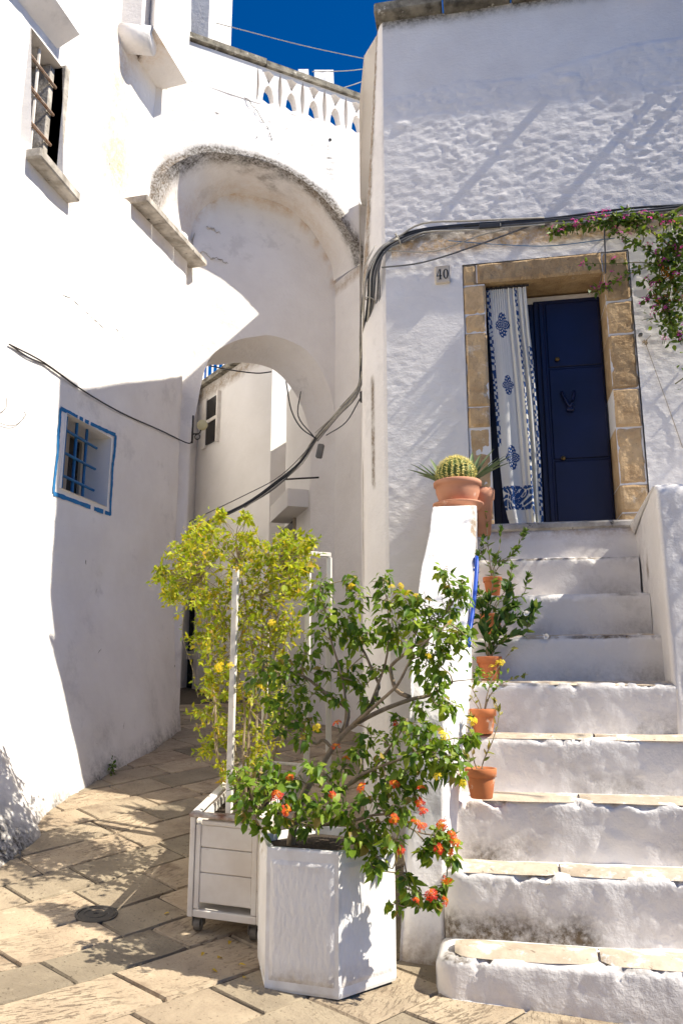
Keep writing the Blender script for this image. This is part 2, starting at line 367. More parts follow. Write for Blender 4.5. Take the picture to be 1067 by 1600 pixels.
# chamfered corner, side wall into the alley, slanting parapet
sideP = [(-.54, 1.85), (-.565, 1.865), (-.64, 1.95), (-.72, 2.06), (-.76, 2.16), (-.85, 2.7), (-1.0, 3.6), (-1.19, 4.72)]
ztop = [6.235, 6.235, 6.235, 6.2, 6.2, 6.3, 6.5, 6.75]
def loft_side():
    cols = []; stn = []
    zz = np.linspace(-.2, 1, 90)
    pts = []; tt = []
    for k in range(len(sideP)-1):
        for t in np.linspace(0, 1, 7)[:-1]: pts.append(np.array(sideP[k])*(1-t)+np.array(sideP[k+1])*t); tt.append(ztop[k]*(1-t)+ztop[k+1]*t)
    pts.append(np.array(sideP[-1])); tt.append(ztop[-1])
    A = np.zeros((len(pts), 90, 3))
    for i, (p, t) in enumerate(zip(pts, tt)):
        kz = 1-.72*np.clip((np.linspace(-.2, t, 90)-4.2)/2.0, 0, 1); A[i, :, 0] = -.54+(p[0]+.54)*kz; A[i, :, 1] = 1.85+(p[1]-1.85)*kz if p[1] < 2.5 else p[1]; A[i, :, 2] = np.linspace(-.2, t, 90)
    q = A.reshape(-1, 3); d = fbm(q, 2.5, 3)*.008*np.repeat(np.arange(len(pts)) > 0, 90); A[..., 0] -= d.reshape(A.shape[:2])
    dist = np.abs(q[:, 0]+.70)
    kq = 1-.72*np.clip((q[:, 2]-4.2)/2.0, 0, 1); s_ = 1.0*np.exp(-(((q[:, 0]+.54)/kq+.185)/.03)**2)*(q[:, 2] > 4.1)+.8*np.exp(-((q[:, 0]+.66)/.012)**2)*((q[:, 2] > 2.6) & (q[:, 2] < 3.35))+.9*np.exp(-((q[:, 0]+.80)/.03)**2)*((q[:, 2] > 1.9) & (q[:, 2] < 2.9))
    return A, s_
A, s_ = loft_side(); V, F = grid(A)
link('side_wall', mesh('side_wall', V, F, True, {'stain': s_, 'ochre': s_*.3}), house, M['plaster'])
mb = MB(); mb.add([(3.6, 1.9, 6.2), (-.60, 1.93, 6.2), (-.72, 2.08, 6.17), (-.86, 2.7, 6.25), (-1.18, 4.72, 6.7), (-1.18, 5.0, 6.7), (3.6, 5.0, 6.7)], [(0, 6, 5, 4, 3, 2, 1)])
mb.add([(3.6, 1.87, -.2), (3.6, 5.0, -.2), (3.6, 5.0, 6.7), (3.6, 1.87, 6.2)], [(0, 1, 2, 3)])
mb.add([(-1.19, 4.72, -.2), (-1.19, 5.0, -.2), (-1.19, 5.0, 6.7), (-1.19, 4.72, 6.72)], [(3, 2, 1, 0)])
mb.add([(3.6, 5.0, -.2), (-1.19, 5.0, -.2), (-1.19, 5.0, 6.7), (3.6, 5.0, 6.7)], [(0, 1, 2, 3)]); mb.build('roof', M['plaster_far'], house)
# lichened coping stones along the roof edge
x0 = -.60
while x0 < 3.6:
    w = rng.uniform(.38, .62); mb = MB(); mb.box((x0+w/2, HY+.03, 6.275+rng.normal(0, .006)), (w-.012, .26, .095+rng.normal(0, .006)), Matrix.Rotation(rng.normal(0, .008), 3, 'Y'), bev=.012)
    mb.build('coping_stone', M['lichen'], house); x0 += w
# unseen pipes added at the roof edge to cast raking shadow streaks
for x, l in ((1.40, .20), (2.22, .22), (2.42, .14)):
    mb = MB(); mb.tube([(x, HY+.1, 6.20), (x+.01, HY-l, 6.17)], .032, 10, 1); mb.build('shadow_pipe', M['terra'], house)
# doorway stones
def stone(x0, x1, z0, z1, y0=1.838, y1=2.14):
    j = rng.normal(0, .003, 4); x0 += .0025+j[0]; x1 -= .0025+j[1]; z0 += .003+j[2]*.5; z1 -= .003+j[3]*.5; y0 += rng.normal(0, .004)
    nx, nz = max(5, int((x1-x0)/.014)), max(5, int((z1-z0)/.014))
    X, Z = np.meshgrid(np.linspace(x0, x1, nx), np.linspace(z0, z1, nz), indexing='ij')
    e = np.minimum(np.minimum(X-x0, x1-X), np.minimum(Z-z0, z1-Z)); q = np.stack([X, 0*X+x0*3+z0, Z], -1).reshape(-1, 3); rl = fbm(q, 16, 4, .6).reshape(X.shape); chip = np.clip(fbm(q+7, 14, 3).reshape(X.shape)-.25, 0, 1)
    Y = y0-.007*rl+.010*(1-np.clip(e/.012, 0, 1))**1.5+.03*chip*(e < .018)
    A = np.stack([X, Y, Z], -1); V, F = grid(A); V = V.tolist(); F = F.tolist(); b = len(V)
    bd = [i*nz for i in range(nx)]+[(nx-1)*nz+k for k in range(1, nz)]+[i*nz+nz-1 for i in range(nx-2, -1, -1)]+[k for k in range(nz-2, 0, -1)]
    for k in bd: V.append([V[k][0], y1, V[k][2]])
    m = len(bd)
    for k in range(m): F.append([bd[k], bd[(k+1) % m], b+(k+1) % m, b+k][::-1])
    return link('stone_block', mesh('stone_block', V, F, False), house, M['sandstone'])
lz = [2.20, 2.288, 2.486, 2.918, 3.062, 3.599, 3.737, 3.954]
for a, b in zip(lz[:-1], lz[1:]): stone(0.002, .152+rng.normal(0, .002), a, b)
rz = [2.20, 2.301, 2.483, 2.864, 3.125, 3.508, 3.745]
for a, b in zip(rz[:-1], rz[1:]): stone(.936+rng.normal(0, .002), 1.109, a, b)
stone(.002, .098, 3.957, 4.112); stone(.101, .935, 3.962, 4.114); stone(.938, 1.108, 3.748, 4.113)
for a, b, c_, d_ in ((.004, .148, 2.2, 3.96), (.942, 1.106, 2.2, 3.96), (.004, 1.106, 3.972, 4.110)): MB().box(((a+b)/2, 1.995, (c_+d_)/2), (b-a, .29, d_-c_)).build('mortar', M['plaster_far'], house)
# sill, inner frame, door
mb = MB(); mb.box((.56, 1.92, 2.215), (.96, .34, .05), bev=.012); mb.build('threshold', M['sill_stone'], house)
mb = MB(); mb.box((.55, 2.12, 3.925), (.78, .06, .05), bev=.006); mb.build('door_frame', M['wood_white'], house)
mb = MB(); mb.box((.55, 2.115, 3.947), (.78, .03, .014)); 
door = MB().box((.71, 2.10, 3.075), (.45, .04, 1.67), bev=.004).build('door', M['navy'], house)
for z0, z1 in ((2.255, 2.72), (2.735, 3.385), (3.40, 3.88)):
    MB().box((.745, 2.077, (z0+z1)/2), (.36, .012, z1-z0), bev=.006).build('door_panel', M['navy'], door)
MB().box((.535, 2.074, 3.07), (.035, .022, 1.64), bev=.006).build('stile', M['navy'], door)
for z in (2.735, 3.45):
    mb = MB(); mb.lathe([(0, .028), (.012, .026), (.017, .016), (.010, .006), (.008, -.03)], n=12)
    mb.v = [(.625+x, 2.07-zz, z+y) for x, y, zz in mb.v]; mb.build('door_knob', M['brass'], door, True)
mb = MB(); mb.tube([(.64, 2.062, 3.21), (.665, 2.045, 3.14), (.69, 2.04, 3.085)], .011); mb.tube([(.725, 2.062, 3.21), (.71, 2.045, 3.14), (.69, 2.04, 3.085)], .011)
mb.box((.69, 2.045, 3.075), (.05, .025, .03), bev=.006); mb.build('door_knocker', M['navy'], door, True)
leafd = MB().box((.32, 2.115, 3.07), (.33, .04, 1.66), bev=.004).build('door', M['navy'], house)
for z0, z1 in ((2.255, 2.72), (2.735, 3.385), (3.40, 3.88)): MB().box((.33, 2.092, (z0+z1)/2), (.26, .012, z1-z0), bev=.006).build('door_panel', M['navy'], leafd)
MB().box((.55, 2.30, 3.05), (1.1, .02, 2.2)).build('unlit_backing', M['dark'], house)  # near-black sheet, the darkness of the unlit interior put into its colour

# ------------------------------------------------------------------ curtain in the doorway
cur = thing('curtain', (.3, 1.89, 2.24), 'white cotton door curtain printed with blue flowers, drawn to the left of the doorway', 'curtain')
nu, nv = 150, 420
U, Vv = np.meshgrid(np.linspace(0, 1, nu), np.linspace(0, 1, nv), indexing='ij')
def lerp(t, tab): return np.interp(t, [a for a, _ in tab], [b for _, b in tab])
zt = 3.935-(1-(1-Vv))*0; zt = 3.930-Vv*1.690
L_ = lerp(Vv, [(0, .158), (.2, .166), (.45, .180), (.7, .192), (.9, .212), (1, .245)]); R_ = lerp(Vv, [(0, .428), (.2, .440), (.32, .452), (.5, .462), (.7, .468), (1, .462)])
fold = lerp(Vv, [(0, .6), (.15, 1), (1, .9)])
Xc = L_+(R_-L_)*(U+.012*np.sin(U*9+2*Vv))
ph = U*2*math.pi
yy = 1.888+.010*np.sin(ph*8+.5)*fold*(U > .5)*(1-.3*Vv)+.018*np.sin(ph*2.0+.9+1.2*Vv)*Vv*.8+.030*np.exp(-((U-.80)/.035)**2)*(Vv**.5)*1.1+.006*np.sin(ph*17)*np.exp(-Vv*9)
zt = zt+.012*np.sin(U*5+1)*Vv*(Vv > .97)-.01*U*(Vv > .99)
pts = np.stack([Xc, yy, zt], -1)
white = np.array([.80, .785, .75]); bl = np.array([.035, .085, .24])
Zm = (1-Vv)*1.69                                   # height above hem
q = np.stack([U.ravel()*.33, 0*U.ravel(), Vv.ravel()*1.69], -1)
scroll = lambda sc, off: (np.sin(q[:, 2]*sc+5*fbm(q, 9, 2)+off)*np.cos(q[:, 0]*sc*1.2+5*fbm(q+3, 11, 2)))
inkm = np.zeros(nu*nv)
u_, z_ = U.ravel(), Zm.ravel()
bd = ((u_ < .085) & (z_ > .55+.1*u_)) | ((u_ > .70) & (u_ < .765)) | ((u_ > .905) & (z_ < 1.25))
inkm = np.where(bd & ((scroll(120, 0) > -.02)), 1, inkm)
bb = (z_ > .115) & (z_ < .275) & (u_ < .765)
inkm = np.where(bb & ((np.abs(scroll(60, 1)) > .30)), 1, inkm)
for zc_ in (.128, .262): inkm = np.where((np.abs(z_-zc_) < .006) & (u_ < .765) & (np.sin(u_*70) > -.6), 1, inkm)
for k, (uc, zc_, rz_) in enumerate(((.33, .47, .085), (.36, .98, .072), (.35, 1.42, .095), (.33, .195, .07))):
    du = (u_-uc)*.34; dz = z_-zc_; a_ = np.arctan2(dz, du); rr = np.hypot(du*1.45, dz)
    lob = rz_*(.62+.38*np.abs(np.cos(a_*2))**.8)
    inkm = np.where((rr < lob) & (np.cos(a_*11)*np.cos(rr*210) > -.42), 1, inkm)
col = white*(1-inkm[:, None])+bl*inkm[:, None]
V, F = grid(pts); link('fabric', mesh('fabric', V, F, True, {'Col': col}), cur, M['print'])
mb = MB(); mb.tube([(.145, 1.90, 3.945), (.45, 1.90, 3.948)], .007, 8, 1); mb.build('curtain_rod', M['black'], cur)
for k in range(9):
    x = .165+k*.031; mb = MB(); mb.tube([(x+.012*math.cos(a), 1.897, 3.941+.013*math.sin(a)) for a in np.linspace(0, 6.28, 9)], .003, 5, 1); mb.build('curtain_ring', M['black'], cur)

# ------------------------------------------------------------------ house number tile
num = thing('house_number', (-.137, 1.825, 3.98), 'small cream tile with the black number 40 on the white wall left of the doorway', 'house number')
MB().box((-.137, 1.832, 4.049), (.104, .024, .135), bev=.006).build('tile', M['tile'], num)
mb = MB(); T = Matrix.Translation((-.137, 1.8195, 4.049)) @ Matrix.Rotation(math.pi/2, 4, 'X')
def P4(poly): mb.prism(poly, T, .002)
P4([(-.012, -.035), (-.012, .037), (-.020, .037), (-.0215, -.035)]); P4([(-.0205, .037), (-.024, .037), (-.041, -.010), (-.038, -.010)]); P4([(-.042, -.016), (-.005, -.016), (-.005, -.011), (-.042, -.011)]); P4([(-.027, -.040), (-.006, -.040), (-.006, -.0352), (-.027, -.0352)])
n_ = 22
for k in range(n_):
    a, b = 2*math.pi*k/n_, 2*math.pi*(k+1)/n_
    o = lambda w: (.022+.019*math.cos(w), -.001+.038*math.sin(w)); i_ = lambda w: (.022+.009*math.cos(w), -.001+.034*math.sin(w))
    P4([o(a), o(b), i_(b), i_(a)])
mb.build('numerals', M['ink'], num)

# ------------------------------------------------------------------ stairs
stairs = thing('staircase', (.4, 0, gz(.4, 0)), 'whitewashed stone staircase with worn treads climbing to the blue door', 'staircase')
R0, T0, NC = .25, .238, 150
def step(k):
    y0 = (k-1)*T0; z1 = k*R0; z0 = -.2 if k == 1 else z1-R0-.02
    xl = {1: -.165, 2: -.15}.get(k, -.10); xr = 1.75 if k <= 4 else .985
    if k <= 2: xl_r = .10
    depth = T0+.06 if k < 8 else .34
    xs = np.linspace(xl, xr, NC if k < 5 else 100)
    prof = []                                        # (y, z, weight of relief)
    for t in np.linspace(0, 1, 16): prof.append((y0+.018*(1-t)+.0, z0+(z1-.03-z0)*t, 1))
    for a in np.linspace(0, math.pi/2, 6)[1:]: prof.append((y0+.028-.028*math.cos(a), z1-.03+.03*math.sin(a), 1))
    for t in np.linspace(.06, 1, 7): prof.append((y0+.028+(depth-.028)*t, z1-.004*t, .35))
    prof = np.array(prof)
    A = np.zeros((len(xs), len(prof), 3)); A[..., 0] = xs[:, None]; A[..., 1] = prof[:, 0]; A[..., 2] = prof[:, 1]
    q = A.reshape(-1, 3); w = np.tile(prof[:, 2], len(xs)); kk = {1: 1.2, 2: 1.15, 3: 1, 4: .9, 5: .7}.get(k, .5)
    rel = fbm(q+k*3.1, 8.5, 5, .58)
    A[..., 1] -= (rel*.0095*kk*w).reshape(A.shape[:2])
    wav = fbm(np.stack([xs, 0*xs+k*7.7, 0*xs], -1), 2.2, 3)*.016*kk
    A[..., 1] += (wav[:, None]*.8)*(prof[:, 2] > .5)
    A[..., 2] += wav[:, None]*np.linspace(0, 1, len(prof))[None, :]**2*.6+(fbm(q+9, 6, 3)*.006*w).reshape(A.shape[:2])
    nose = np.exp(-((prof[:, 1]-z1+.012)/.022)**2)*(prof[:, 0] < y0+.07)
    A[..., 2] -= np.clip(fbm(q+k*1.7, 19, 3, .6)-.12, 0, .5).reshape(A.shape[:2])*.045*nose[None, :]*kk; A[..., 1] += np.clip(fbm(q+k*1.7, 19, 3, .6)-.12, 0, .5).reshape(A.shape[:2])*.05*nose[None, :]*kk
    # rounded left end
    if k <= 2:
        t = np.clip((xs-xl)/.09, 0, 1); A[..., 1] += ((1-np.sqrt(1-(1-t)**2))*.10)[:, None]
        A[..., 2] -= ((1-np.sqrt(1-(1-t)**2))*.05)[:, None]*np.clip((prof[:, 1]-z0)/(z1-z0), 0, 1)[None, :]
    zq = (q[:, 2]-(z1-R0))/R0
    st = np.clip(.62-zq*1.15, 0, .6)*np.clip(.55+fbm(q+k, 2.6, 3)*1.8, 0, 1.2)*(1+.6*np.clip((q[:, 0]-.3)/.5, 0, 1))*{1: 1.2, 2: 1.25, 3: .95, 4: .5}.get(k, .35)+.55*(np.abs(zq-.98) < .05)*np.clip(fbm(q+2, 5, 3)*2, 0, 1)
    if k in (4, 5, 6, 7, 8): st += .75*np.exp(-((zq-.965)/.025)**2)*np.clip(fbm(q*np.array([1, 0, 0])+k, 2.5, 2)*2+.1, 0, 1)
    V, F = grid(A); n0 = len(V)
    # end caps
    Vl = V.tolist(); Fl = F.tolist(); nP = len(prof)
    for i in (0, len(xs)-1):
        b0 = len(Vl); Vl.append([A[i, -1, 0], A[i, -1, 1], z0]); ring = [i*nP+j for j in range(nP)]+[b0]; Fl.append(ring if i == 0 else ring[::-1])
    st = np.concatenate([st, [0, 0]])
    return link('step', mesh('step', Vl, Fl, True, {'stain': st, 'ochre': st*.15}), stairs, M['plaster'])
for k in range(1, 9): step(k)
def tread(k, x0, x1, y0, y1, zoff=.004):
    xs = np.linspace(x0, x1, 26); ys = np.linspace(0, 1, 6)
    A = np.zeros((26, 6, 3)); fr = fbm(np.stack([xs, 0*xs, 0*xs+k], -1), 4.5, 3)*.022; endr = np.minimum(np.minimum(xs-x0, x1-xs)/.05, 1); back = .012*fbm(np.stack([xs, 0*xs+4, 0*xs+k], -1), 5, 2)
    for j, t in enumerate(ys):
        A[:, j, 0] = xs; a = y0+fr+.05*(1-np.sqrt(np.clip(endr, 0, 1))); b = y1+back-.03*(1-np.sqrt(np.clip(endr, 0, 1)))
        A[:, j, 1] = a*(1-t)+b*t
        A[:, j, 2] = k*R0+zoff+.006*math.sin(math.pi*min(t*1.0, 1))+(-.016 if t == 0 else 0)-.012*(t == 1)+fbm(np.stack([xs, 0*xs+t*1.1, 0*xs+k*2], -1), 7, 3)*.004
    V, F = grid(A); link('tread_stone', mesh('tread_stone', V, F, True), stairs, M['tread'])
tread(1, -.09, .435, .012, .20, .012); tread(1, .445, 1.3, .012, .20, .012)
tread(2, -.10, .325, T0+.006, 2*T0-.045, .010); tread(2, .335, 1.3, T0+.006, 2*T0-.04, .010)
tread(3, -.02, .44, 2*T0+.004, 3*T0-.05, .008); tread(3, .45, 1.3, 2*T0+.004, 3*T0-.04, .008)
tread(4, -.04, .55, 3*T0+.006, 4*T0-.05, .006); tread(4, .56, 1.3, 3*T0+.006, 4*T0-.05, .006)
tread(5, .0, .96, 4*T0+.006, 5*T0-.04, .004); tread(6, .2, .96, 5*T0+.006, 6*T0-.04, .004)
# block under the sill
xs = np.linspace(-.03, 1.03, 60); zz = np.linspace(1.95, 2.19, 14); A = np.zeros((60, 14, 3)); A[..., 0] = xs[:, None]; A[..., 2] = zz; q = A.reshape(-1, 3); A[..., 1] = 1.765-(fbm(q, 6, 3)*.006).reshape(60, 14)
A2 = np.concatenate([A, A[:, -1:, :]+np.array([0, .2, 0])], 1); V, F = grid(A2)
stq = np.clip((V[:, 2]-2.12)/.1, 0, 1)*.5
link('landing', mesh('landing', V, F, True, {'stain': stq, 'ochre': stq}), stairs, M['plaster'])
# left parapet: front face, sloped top, chamfer on the stair side
para = thing('stair_parapet', (-.15, .8, gz(-.15, .3)), 'white sloping parapet on the left of the steps, cactus pot on its top', 'parapet')
keys = [  # z, y, xl, xm, xr, ychamfer
    (-.1, .30, -.335, -.165, -.13, .34), (.13, .30, -.330, -.158, -.115, .36), (.5, .30, -.305, -.145, -.10, .40), (.9, .30, -.285, -.132, -.06, .42), (1.10, .31, -.275, -.125, -.03, .43), (1.20, .35, -.268, -.10, -.02, .46),
    (1.35, .48, -.27, -.055, -.008, .56), (1.62, .74, -.275, -.03, .0, .79), (1.90, 1.00, -.25, -.01, .018, 1.04), (2.08, 1.15, -.225, .01, .035, 1.18), (2.20, 1.24, -.213, .02, .042, 1.26), (2.255, 1.28, -.205, .02, .04, 1.30), (2.272, 1.32, -.20, .015, .036, 1.34), (2.275, 1.84, -.21, .02, .04, 1.84)]
K = np.array(keys); d_ = np.concatenate([[0], np.cumsum(np.hypot(np.diff(K[:, 0]), np.diff(K[:, 1])))]); tt = np.linspace(0, d_[-1], 170)
I = lambda c: np.interp(tt, d_, K[:, c])
cols = []
z_, y_, xl, xm, xr, yc = [I(c) for c in range(6)]
for a in np.linspace(0, 1, 5): cols.append((xl, y_+.30*(1-a)**1.0+.0, z_-.0*(1-a)))        # outer flank
for a in np.linspace(0, 1, 24)[1:]: cols.append((xl+(xm-xl)*a, y_+.012*(1-np.minimum(1, a*5)), z_))
for a in np.linspace(0, 1, 7)[1:]: cols.append((xm+(xr-xm)*a, y_+(yc-y_)*a**1.2, z_))
for a in np.linspace(0, 1, 5)[1:]: cols.append((xr+0*a, yc+(1.84-yc)*a, z_-.002*a))
A = np.stack([np.stack(c, -1) for c in cols], 1)
q = A.reshape(-1, 3); A[..., 1] -= (fbm(q, 9, 4)*.008+fbm(q, 2, 2)*.012).reshape(A.shape[:2])*(A[..., 1] < 1.7); A[..., 0] += (fbm(q+4, 4, 3)*.008).reshape(A.shape[:2])
st = .55*np.clip((.30-q[:, 2])/.22, 0, 1)+.0*q[:, 0]; st += .7*(np.abs(q[:, 0]-.03) < .025)*(q[:, 2] > 1.2)*np.clip(fbm(q*np.array([3, 3, .8]), 4, 3)*2.2, 0, 1)
V, F = grid(A); link('parapet_body', mesh('parapet_body', V, F[:, ::-1], True, {'stain': st, 'ochre': st*.5}), para, M['plaster'])
mb = MB(); mb.tube([(.012, 1.10, 1.88), (.030, 1.06, 1.915), (.036, 1.015, 1.90), (.030, .95, 1.80), (.012, .77, 1.62), (-.006, .66, 1.50), (-.012, .61, 1.42)], .011, 8)
mb.tube([(-.02, 1.10, 1.845), (.026, 1.03, 1.85)], .007, 6, 1); mb.tube([(-.05, .86, 1.55), (-.012, .77, 1.55)], .007, 6, 1)
rail = mb.build('handrail', M['railblue'], None, True); tag(rail, 'short blue painted metal handrail fixed to the left parapet of the steps', 'handrail')
# right parapet block
para2 = thing('stair_parapet', (1.3, .95, gz(1.3, .9)), 'white block parapet on the right of the steps, at the edge of the picture', 'parapet')
nx, nz = 40, 90
prof = [(x, .955, None) for x in np.linspace(.975, 1.9, 50)]
zz = np.concatenate([np.linspace(-.1, 2.20, 80), 2.20+.07*np.sin(np.linspace(0, 1.57, 7))[1:]]); yo = np.concatenate([np.zeros(80), .07*(1-np.cos(np.linspace(0, 1.57, 7)))[1:]])
A = []
for y in np.linspace(1.84, 1.0, 24): A.append(np.stack([np.full(86, .968+.035*(y-.95)/.9)+.02*yo, np.full(86, y)+0*zz, zz-.10*np.clip((y-.95)/.9, 0, 1)*(zz/2.27)], -1))
for a in np.linspace(0, 1.57, 5)[:-1]: A.append(np.stack([np.full(86, .985-.018*math.cos(a))+.01*yo, .955+.03*(1-math.sin(a))+yo, zz], -1))
for x in np.linspace(.985, 1.9, 70): A.append(np.stack([np.full(86, x), .955+yo, zz], -1))
A = np.array(A); top = A[:, -1:, :].copy(); top[:, :, 1] = 1.84; top[:, :, 2] -= .08; A = np.concatenate([A, top], 1)
q = A.reshape(-1, 3); onf = (q[:, 1] < 1.05)
A[..., 1] -= (onf*fbm(q*np.array([1.6, 1, 1]), 13, 4)*.008).reshape(A.shape[:2]); A[..., 0] += ((~onf)*fbm(q, 5, 3)*.006).reshape(A.shape[:2])
V, F = grid(A); st = .8*np.exp(-((q[:, 1]-1.45)/.03)**2-((q[:, 2]-1.9)/.06)**2)
link('parapet_body', mesh('parapet_body', V, F, True, {'stain': st, 'ochre': st*.4}), para2, M['plaster'])

# ------------------------------------------------------------------ left building
lefth = thing('left_building', (-3.1, 2, gz(-3.1, 2)), 'tall white leaning house wall on the left with a small blue barred window', 'house')
bn = np.array([-2.2, -.6, .25, .8, 1.16, 1.27, 1.5, 1.88, 2.53, 3.29, 3.8, 4.05]); bs = np.array([-2.45, -2.40, -2.40, -2.43, -2.47, -2.585, -2.66, -2.705, -2.72, -2.73, -2.80, -2.85])
def left_s(n, z):
    top = -3.2+.054*(n-.5); base = np.interp(n, bn, bs); g = gz(base, n)
    h = np.clip((z-g)/1.45, 0, 1); near = np.clip((n-1.3)/.5, 0, 1)
    e = (1-h)**(1.55-.2*near)
    s = top+(base-top)*e
    # round the far corner
    return s
HW = [(2.125, 2.80, 2.715, 3.325, .24), (1.41, 1.83, 5.14, 6.25, .35)]    # windows n0,n1,z0,z1,depth
ns = np.unique(np.concatenate([np.linspace(-2.2, 4.0, 150), np.array([w for h in HW for w in h[:2]]), np.linspace(4.0, 4.10, 6)]))
zs = np.unique(np.concatenate([np.linspace(-.1, 11, 280), np.array([w for h in HW for w in h[2:4]])]))
Nn, Zz = np.meshgrid(ns, zs, indexing='ij')
Ss = left_s(Nn, Zz)
setb = np.clip((Zz-(5.06+.33*(Nn-1.0)))/.05, 0, 1)*.10            # upper storey steps back
Ss = Ss-setb*(Nn > -3)
q = np.stack([Ss, Nn, Zz], -1).reshape(-1, 3)
Ss = Ss+(fbm(q, 1.6, 4)*.022+fbm(q+4, 9, 4)*.006).reshape(Ss.shape)
for h in HW:      # keep window mouths plane
    pass
A = np.stack([Ss, Nn, Zz], -1)
# turn the far corner
corner = []
for a in np.linspace(.15, 1.57, 9):
    c0 = A[-1].copy(); c0[:, 1] += .22*math.sin(a); c0[:, 0] -= .22*(1-math.cos(a)); corner.append(c0)
for d in (.5, 1.2, 2.5): c0 = corner[8].copy(); c0[:, 0] -= d; c0[:, 1] += .15*d; corner.append(c0)
Aall = np.concatenate([A, np.array(corner)], 0)
V, F = grid(Aall); c = len(zs); Fi = F[:, 0]//c; Fj = F[:, 0] % c
nall = np.concatenate([ns, np.full(12, 99.)]); nc = (nall[Fi]+nall[np.minimum(Fi+1, len(nall)-1)])/2; zc = (zs[Fj]+zs[np.minimum(Fj+1, c-1)])/2
hm = np.zeros(len(F), bool)
for (n0, n1, z0, z1, dp) in HW: hm |= (nc > n0) & (nc < n1) & (zc > z0) & (zc < z1)
hm |= (zc > 6.85) & (nc > 90) & (Fi > len(ns)+9)
st = np.zeros(len(V)); oc = np.zeros(len(V)); nV, zV = V[:, 1], V[:, 2]
gV = gz(V[:, 0], V[:, 1])
st += .55*np.clip(1-(zV-gV)/.16, 0, 1)*np.clip(.6+fbm(V, 3, 3)*1.3, 0, 1.2)+.22*np.clip(1-(zV-gV)/.9, 0, 1)*np.clip(fbm(V*np.array([1, 1, .6]), 3.5, 4)*2, 0, 1)
oc += .45*np.exp(-((nV-2.75)/.30)**2)*np.clip((zV-5.3)/.5, 0, 1)*np.clip((8.3-zV)/1.5, 0, 1)*(nV < 3.6)+.16*(zV > 5.4)*(nV < 3.5)*np.clip(fbm(V, 1.2, 3)*1.6, 0, 1)
st += .55*np.exp(-((nV-1.62)/.5)**2-((zV-6.7)/.5)**2)*np.clip(fbm(V*np.array([1, 1, .5]), 4, 3)*1.5, 0, 1)
st += .7*np.exp(-((V[:, 1]-.75)/.25)**2-((zV-gV-.1)/.15)**2)*(nV < 1.3)
link('wall', mesh('wall', V, F[~hm], True, {'stain': st, 'ochre': oc}), lefth, M['plaster'])
def reveal(h, parent, mat, name='reveal'):
    n0, n1, z0, z1, dp = h; mb = MB()
    a = [left_s(np.array(n), np.array(z))-(.10*float(np.clip((z-(5.06+.33*(n-1)))/.05, 0, 1))) for n, z in ((n0, z0), (n1, z0), (n1, z1), (n0, z1))]
    pts = [(float(s)+.012, n, z) for s, (n, z) in zip(a, ((n0, z0), (n1, z0), (n1, z1), (n0, z1)))]; bk = [(p[0]-dp, p[1], p[2]) for p in pts]
    mb.add(pts+bk, [(0, 1, 5, 4), (1, 2, 6, 5), (2, 3, 7, 6), (3, 0, 4, 7)]); mb.build(name, mat, parent); return pts, bk
win = MB()
h = HW[0]; n0, n1, z0, z1, dp = h
m0 = MB(); ws = float(left_s(np.array(2.45), np.array(3.0)))
m0.box((ws-.245, (n0+n1)/2, (z0+z1)/2), (.02, n1-n0, z1-z0)); window = m0.build('window', M['glass'], lefth)
tag(window, 'small dark window behind blue bars')
mb = MB()
pts, bk = reveal(h, window, M['plaster_far'])
for zc_ in (z0+.02, z1-.02): MB().box((ws-.225, (n0+n1)/2, zc_), (.03, n1-n0, .05)).build('frame', M['wood'], window)
for yc_ in (n0+.03, n1-.03, (n0+n1)/2+.05): MB().box((ws-.225, yc_, (z0+z1)/2), (.03, .05, z1-z0-.09)).build('frame', M['wood'], window)
for k in range(3):
    y = n0+.085+k*.165; mb = MB(); mb.tube([(ws-.06, y, z0-.01), (ws-.06, y, z1+.01)], .013, 8, 1); mb.build('bar', M['blue'], window)
for k in range(3):
    z = z0+.12+k*.185; mb = MB(); mb.tube([(ws-.045, n0-.01, z), (ws-.045, n1-.11, z)], .012, 8, 1); mb.build('bar', M['blue'], window)
# blue line painted round the window
def ls(n, z): return float(left_s(np.array(n), np.array(z)))+(float((fbm(np.array([[float(left_s(np.array(n), np.array(z))), n, z]]), 1.6, 4)*.022+fbm(np.array([[float(left_s(np.array(n), np.array(z))), n, z]])+4, 9, 4)*.006)[0]))
mb = MB()
def pline(a, b, w, gap=None):
    k = 30; V_ = []; vert = abs(a[1]-b[1]) > abs(a[0]-b[0])
    for i in range(k+1):
        t = i/k; n = a[0]*(1-t)+b[0]*t; z = a[1]*(1-t)+b[1]*t; ww = w*(.8+.35*random.random())
        for sgn in (-1, 1):
            nn_, zz_ = (n+sgn*ww/2, z) if vert else (n, z+sgn*ww/2)
            V_.append((ls(nn_, zz_)+.006, nn_, zz_))
    F_ = [(2*i, 2*i+1, 2*i+3, 2*i+2) for i in range(k) if not (gap and gap(i/k))]
    mb.add(V_, F_)
bn0, bn1, bz0, bz1 = 2.05, 2.87, 2.655, 3.375
pline((bn0, bz0), (bn0, bz1-.04), .034); pline((bn1, bz0+.0), (bn1, bz1), .034); pline((bn0, bz1-.04), (bn1, bz1), .034, lambda t: t in (.3, .4, .5)); pline((bn0, bz0), (bn1, bz0+.01), .036, lambda t: .63 < t < .68 or .85 < t < .88)
mb.build('painted_border', M['blueline'], window)
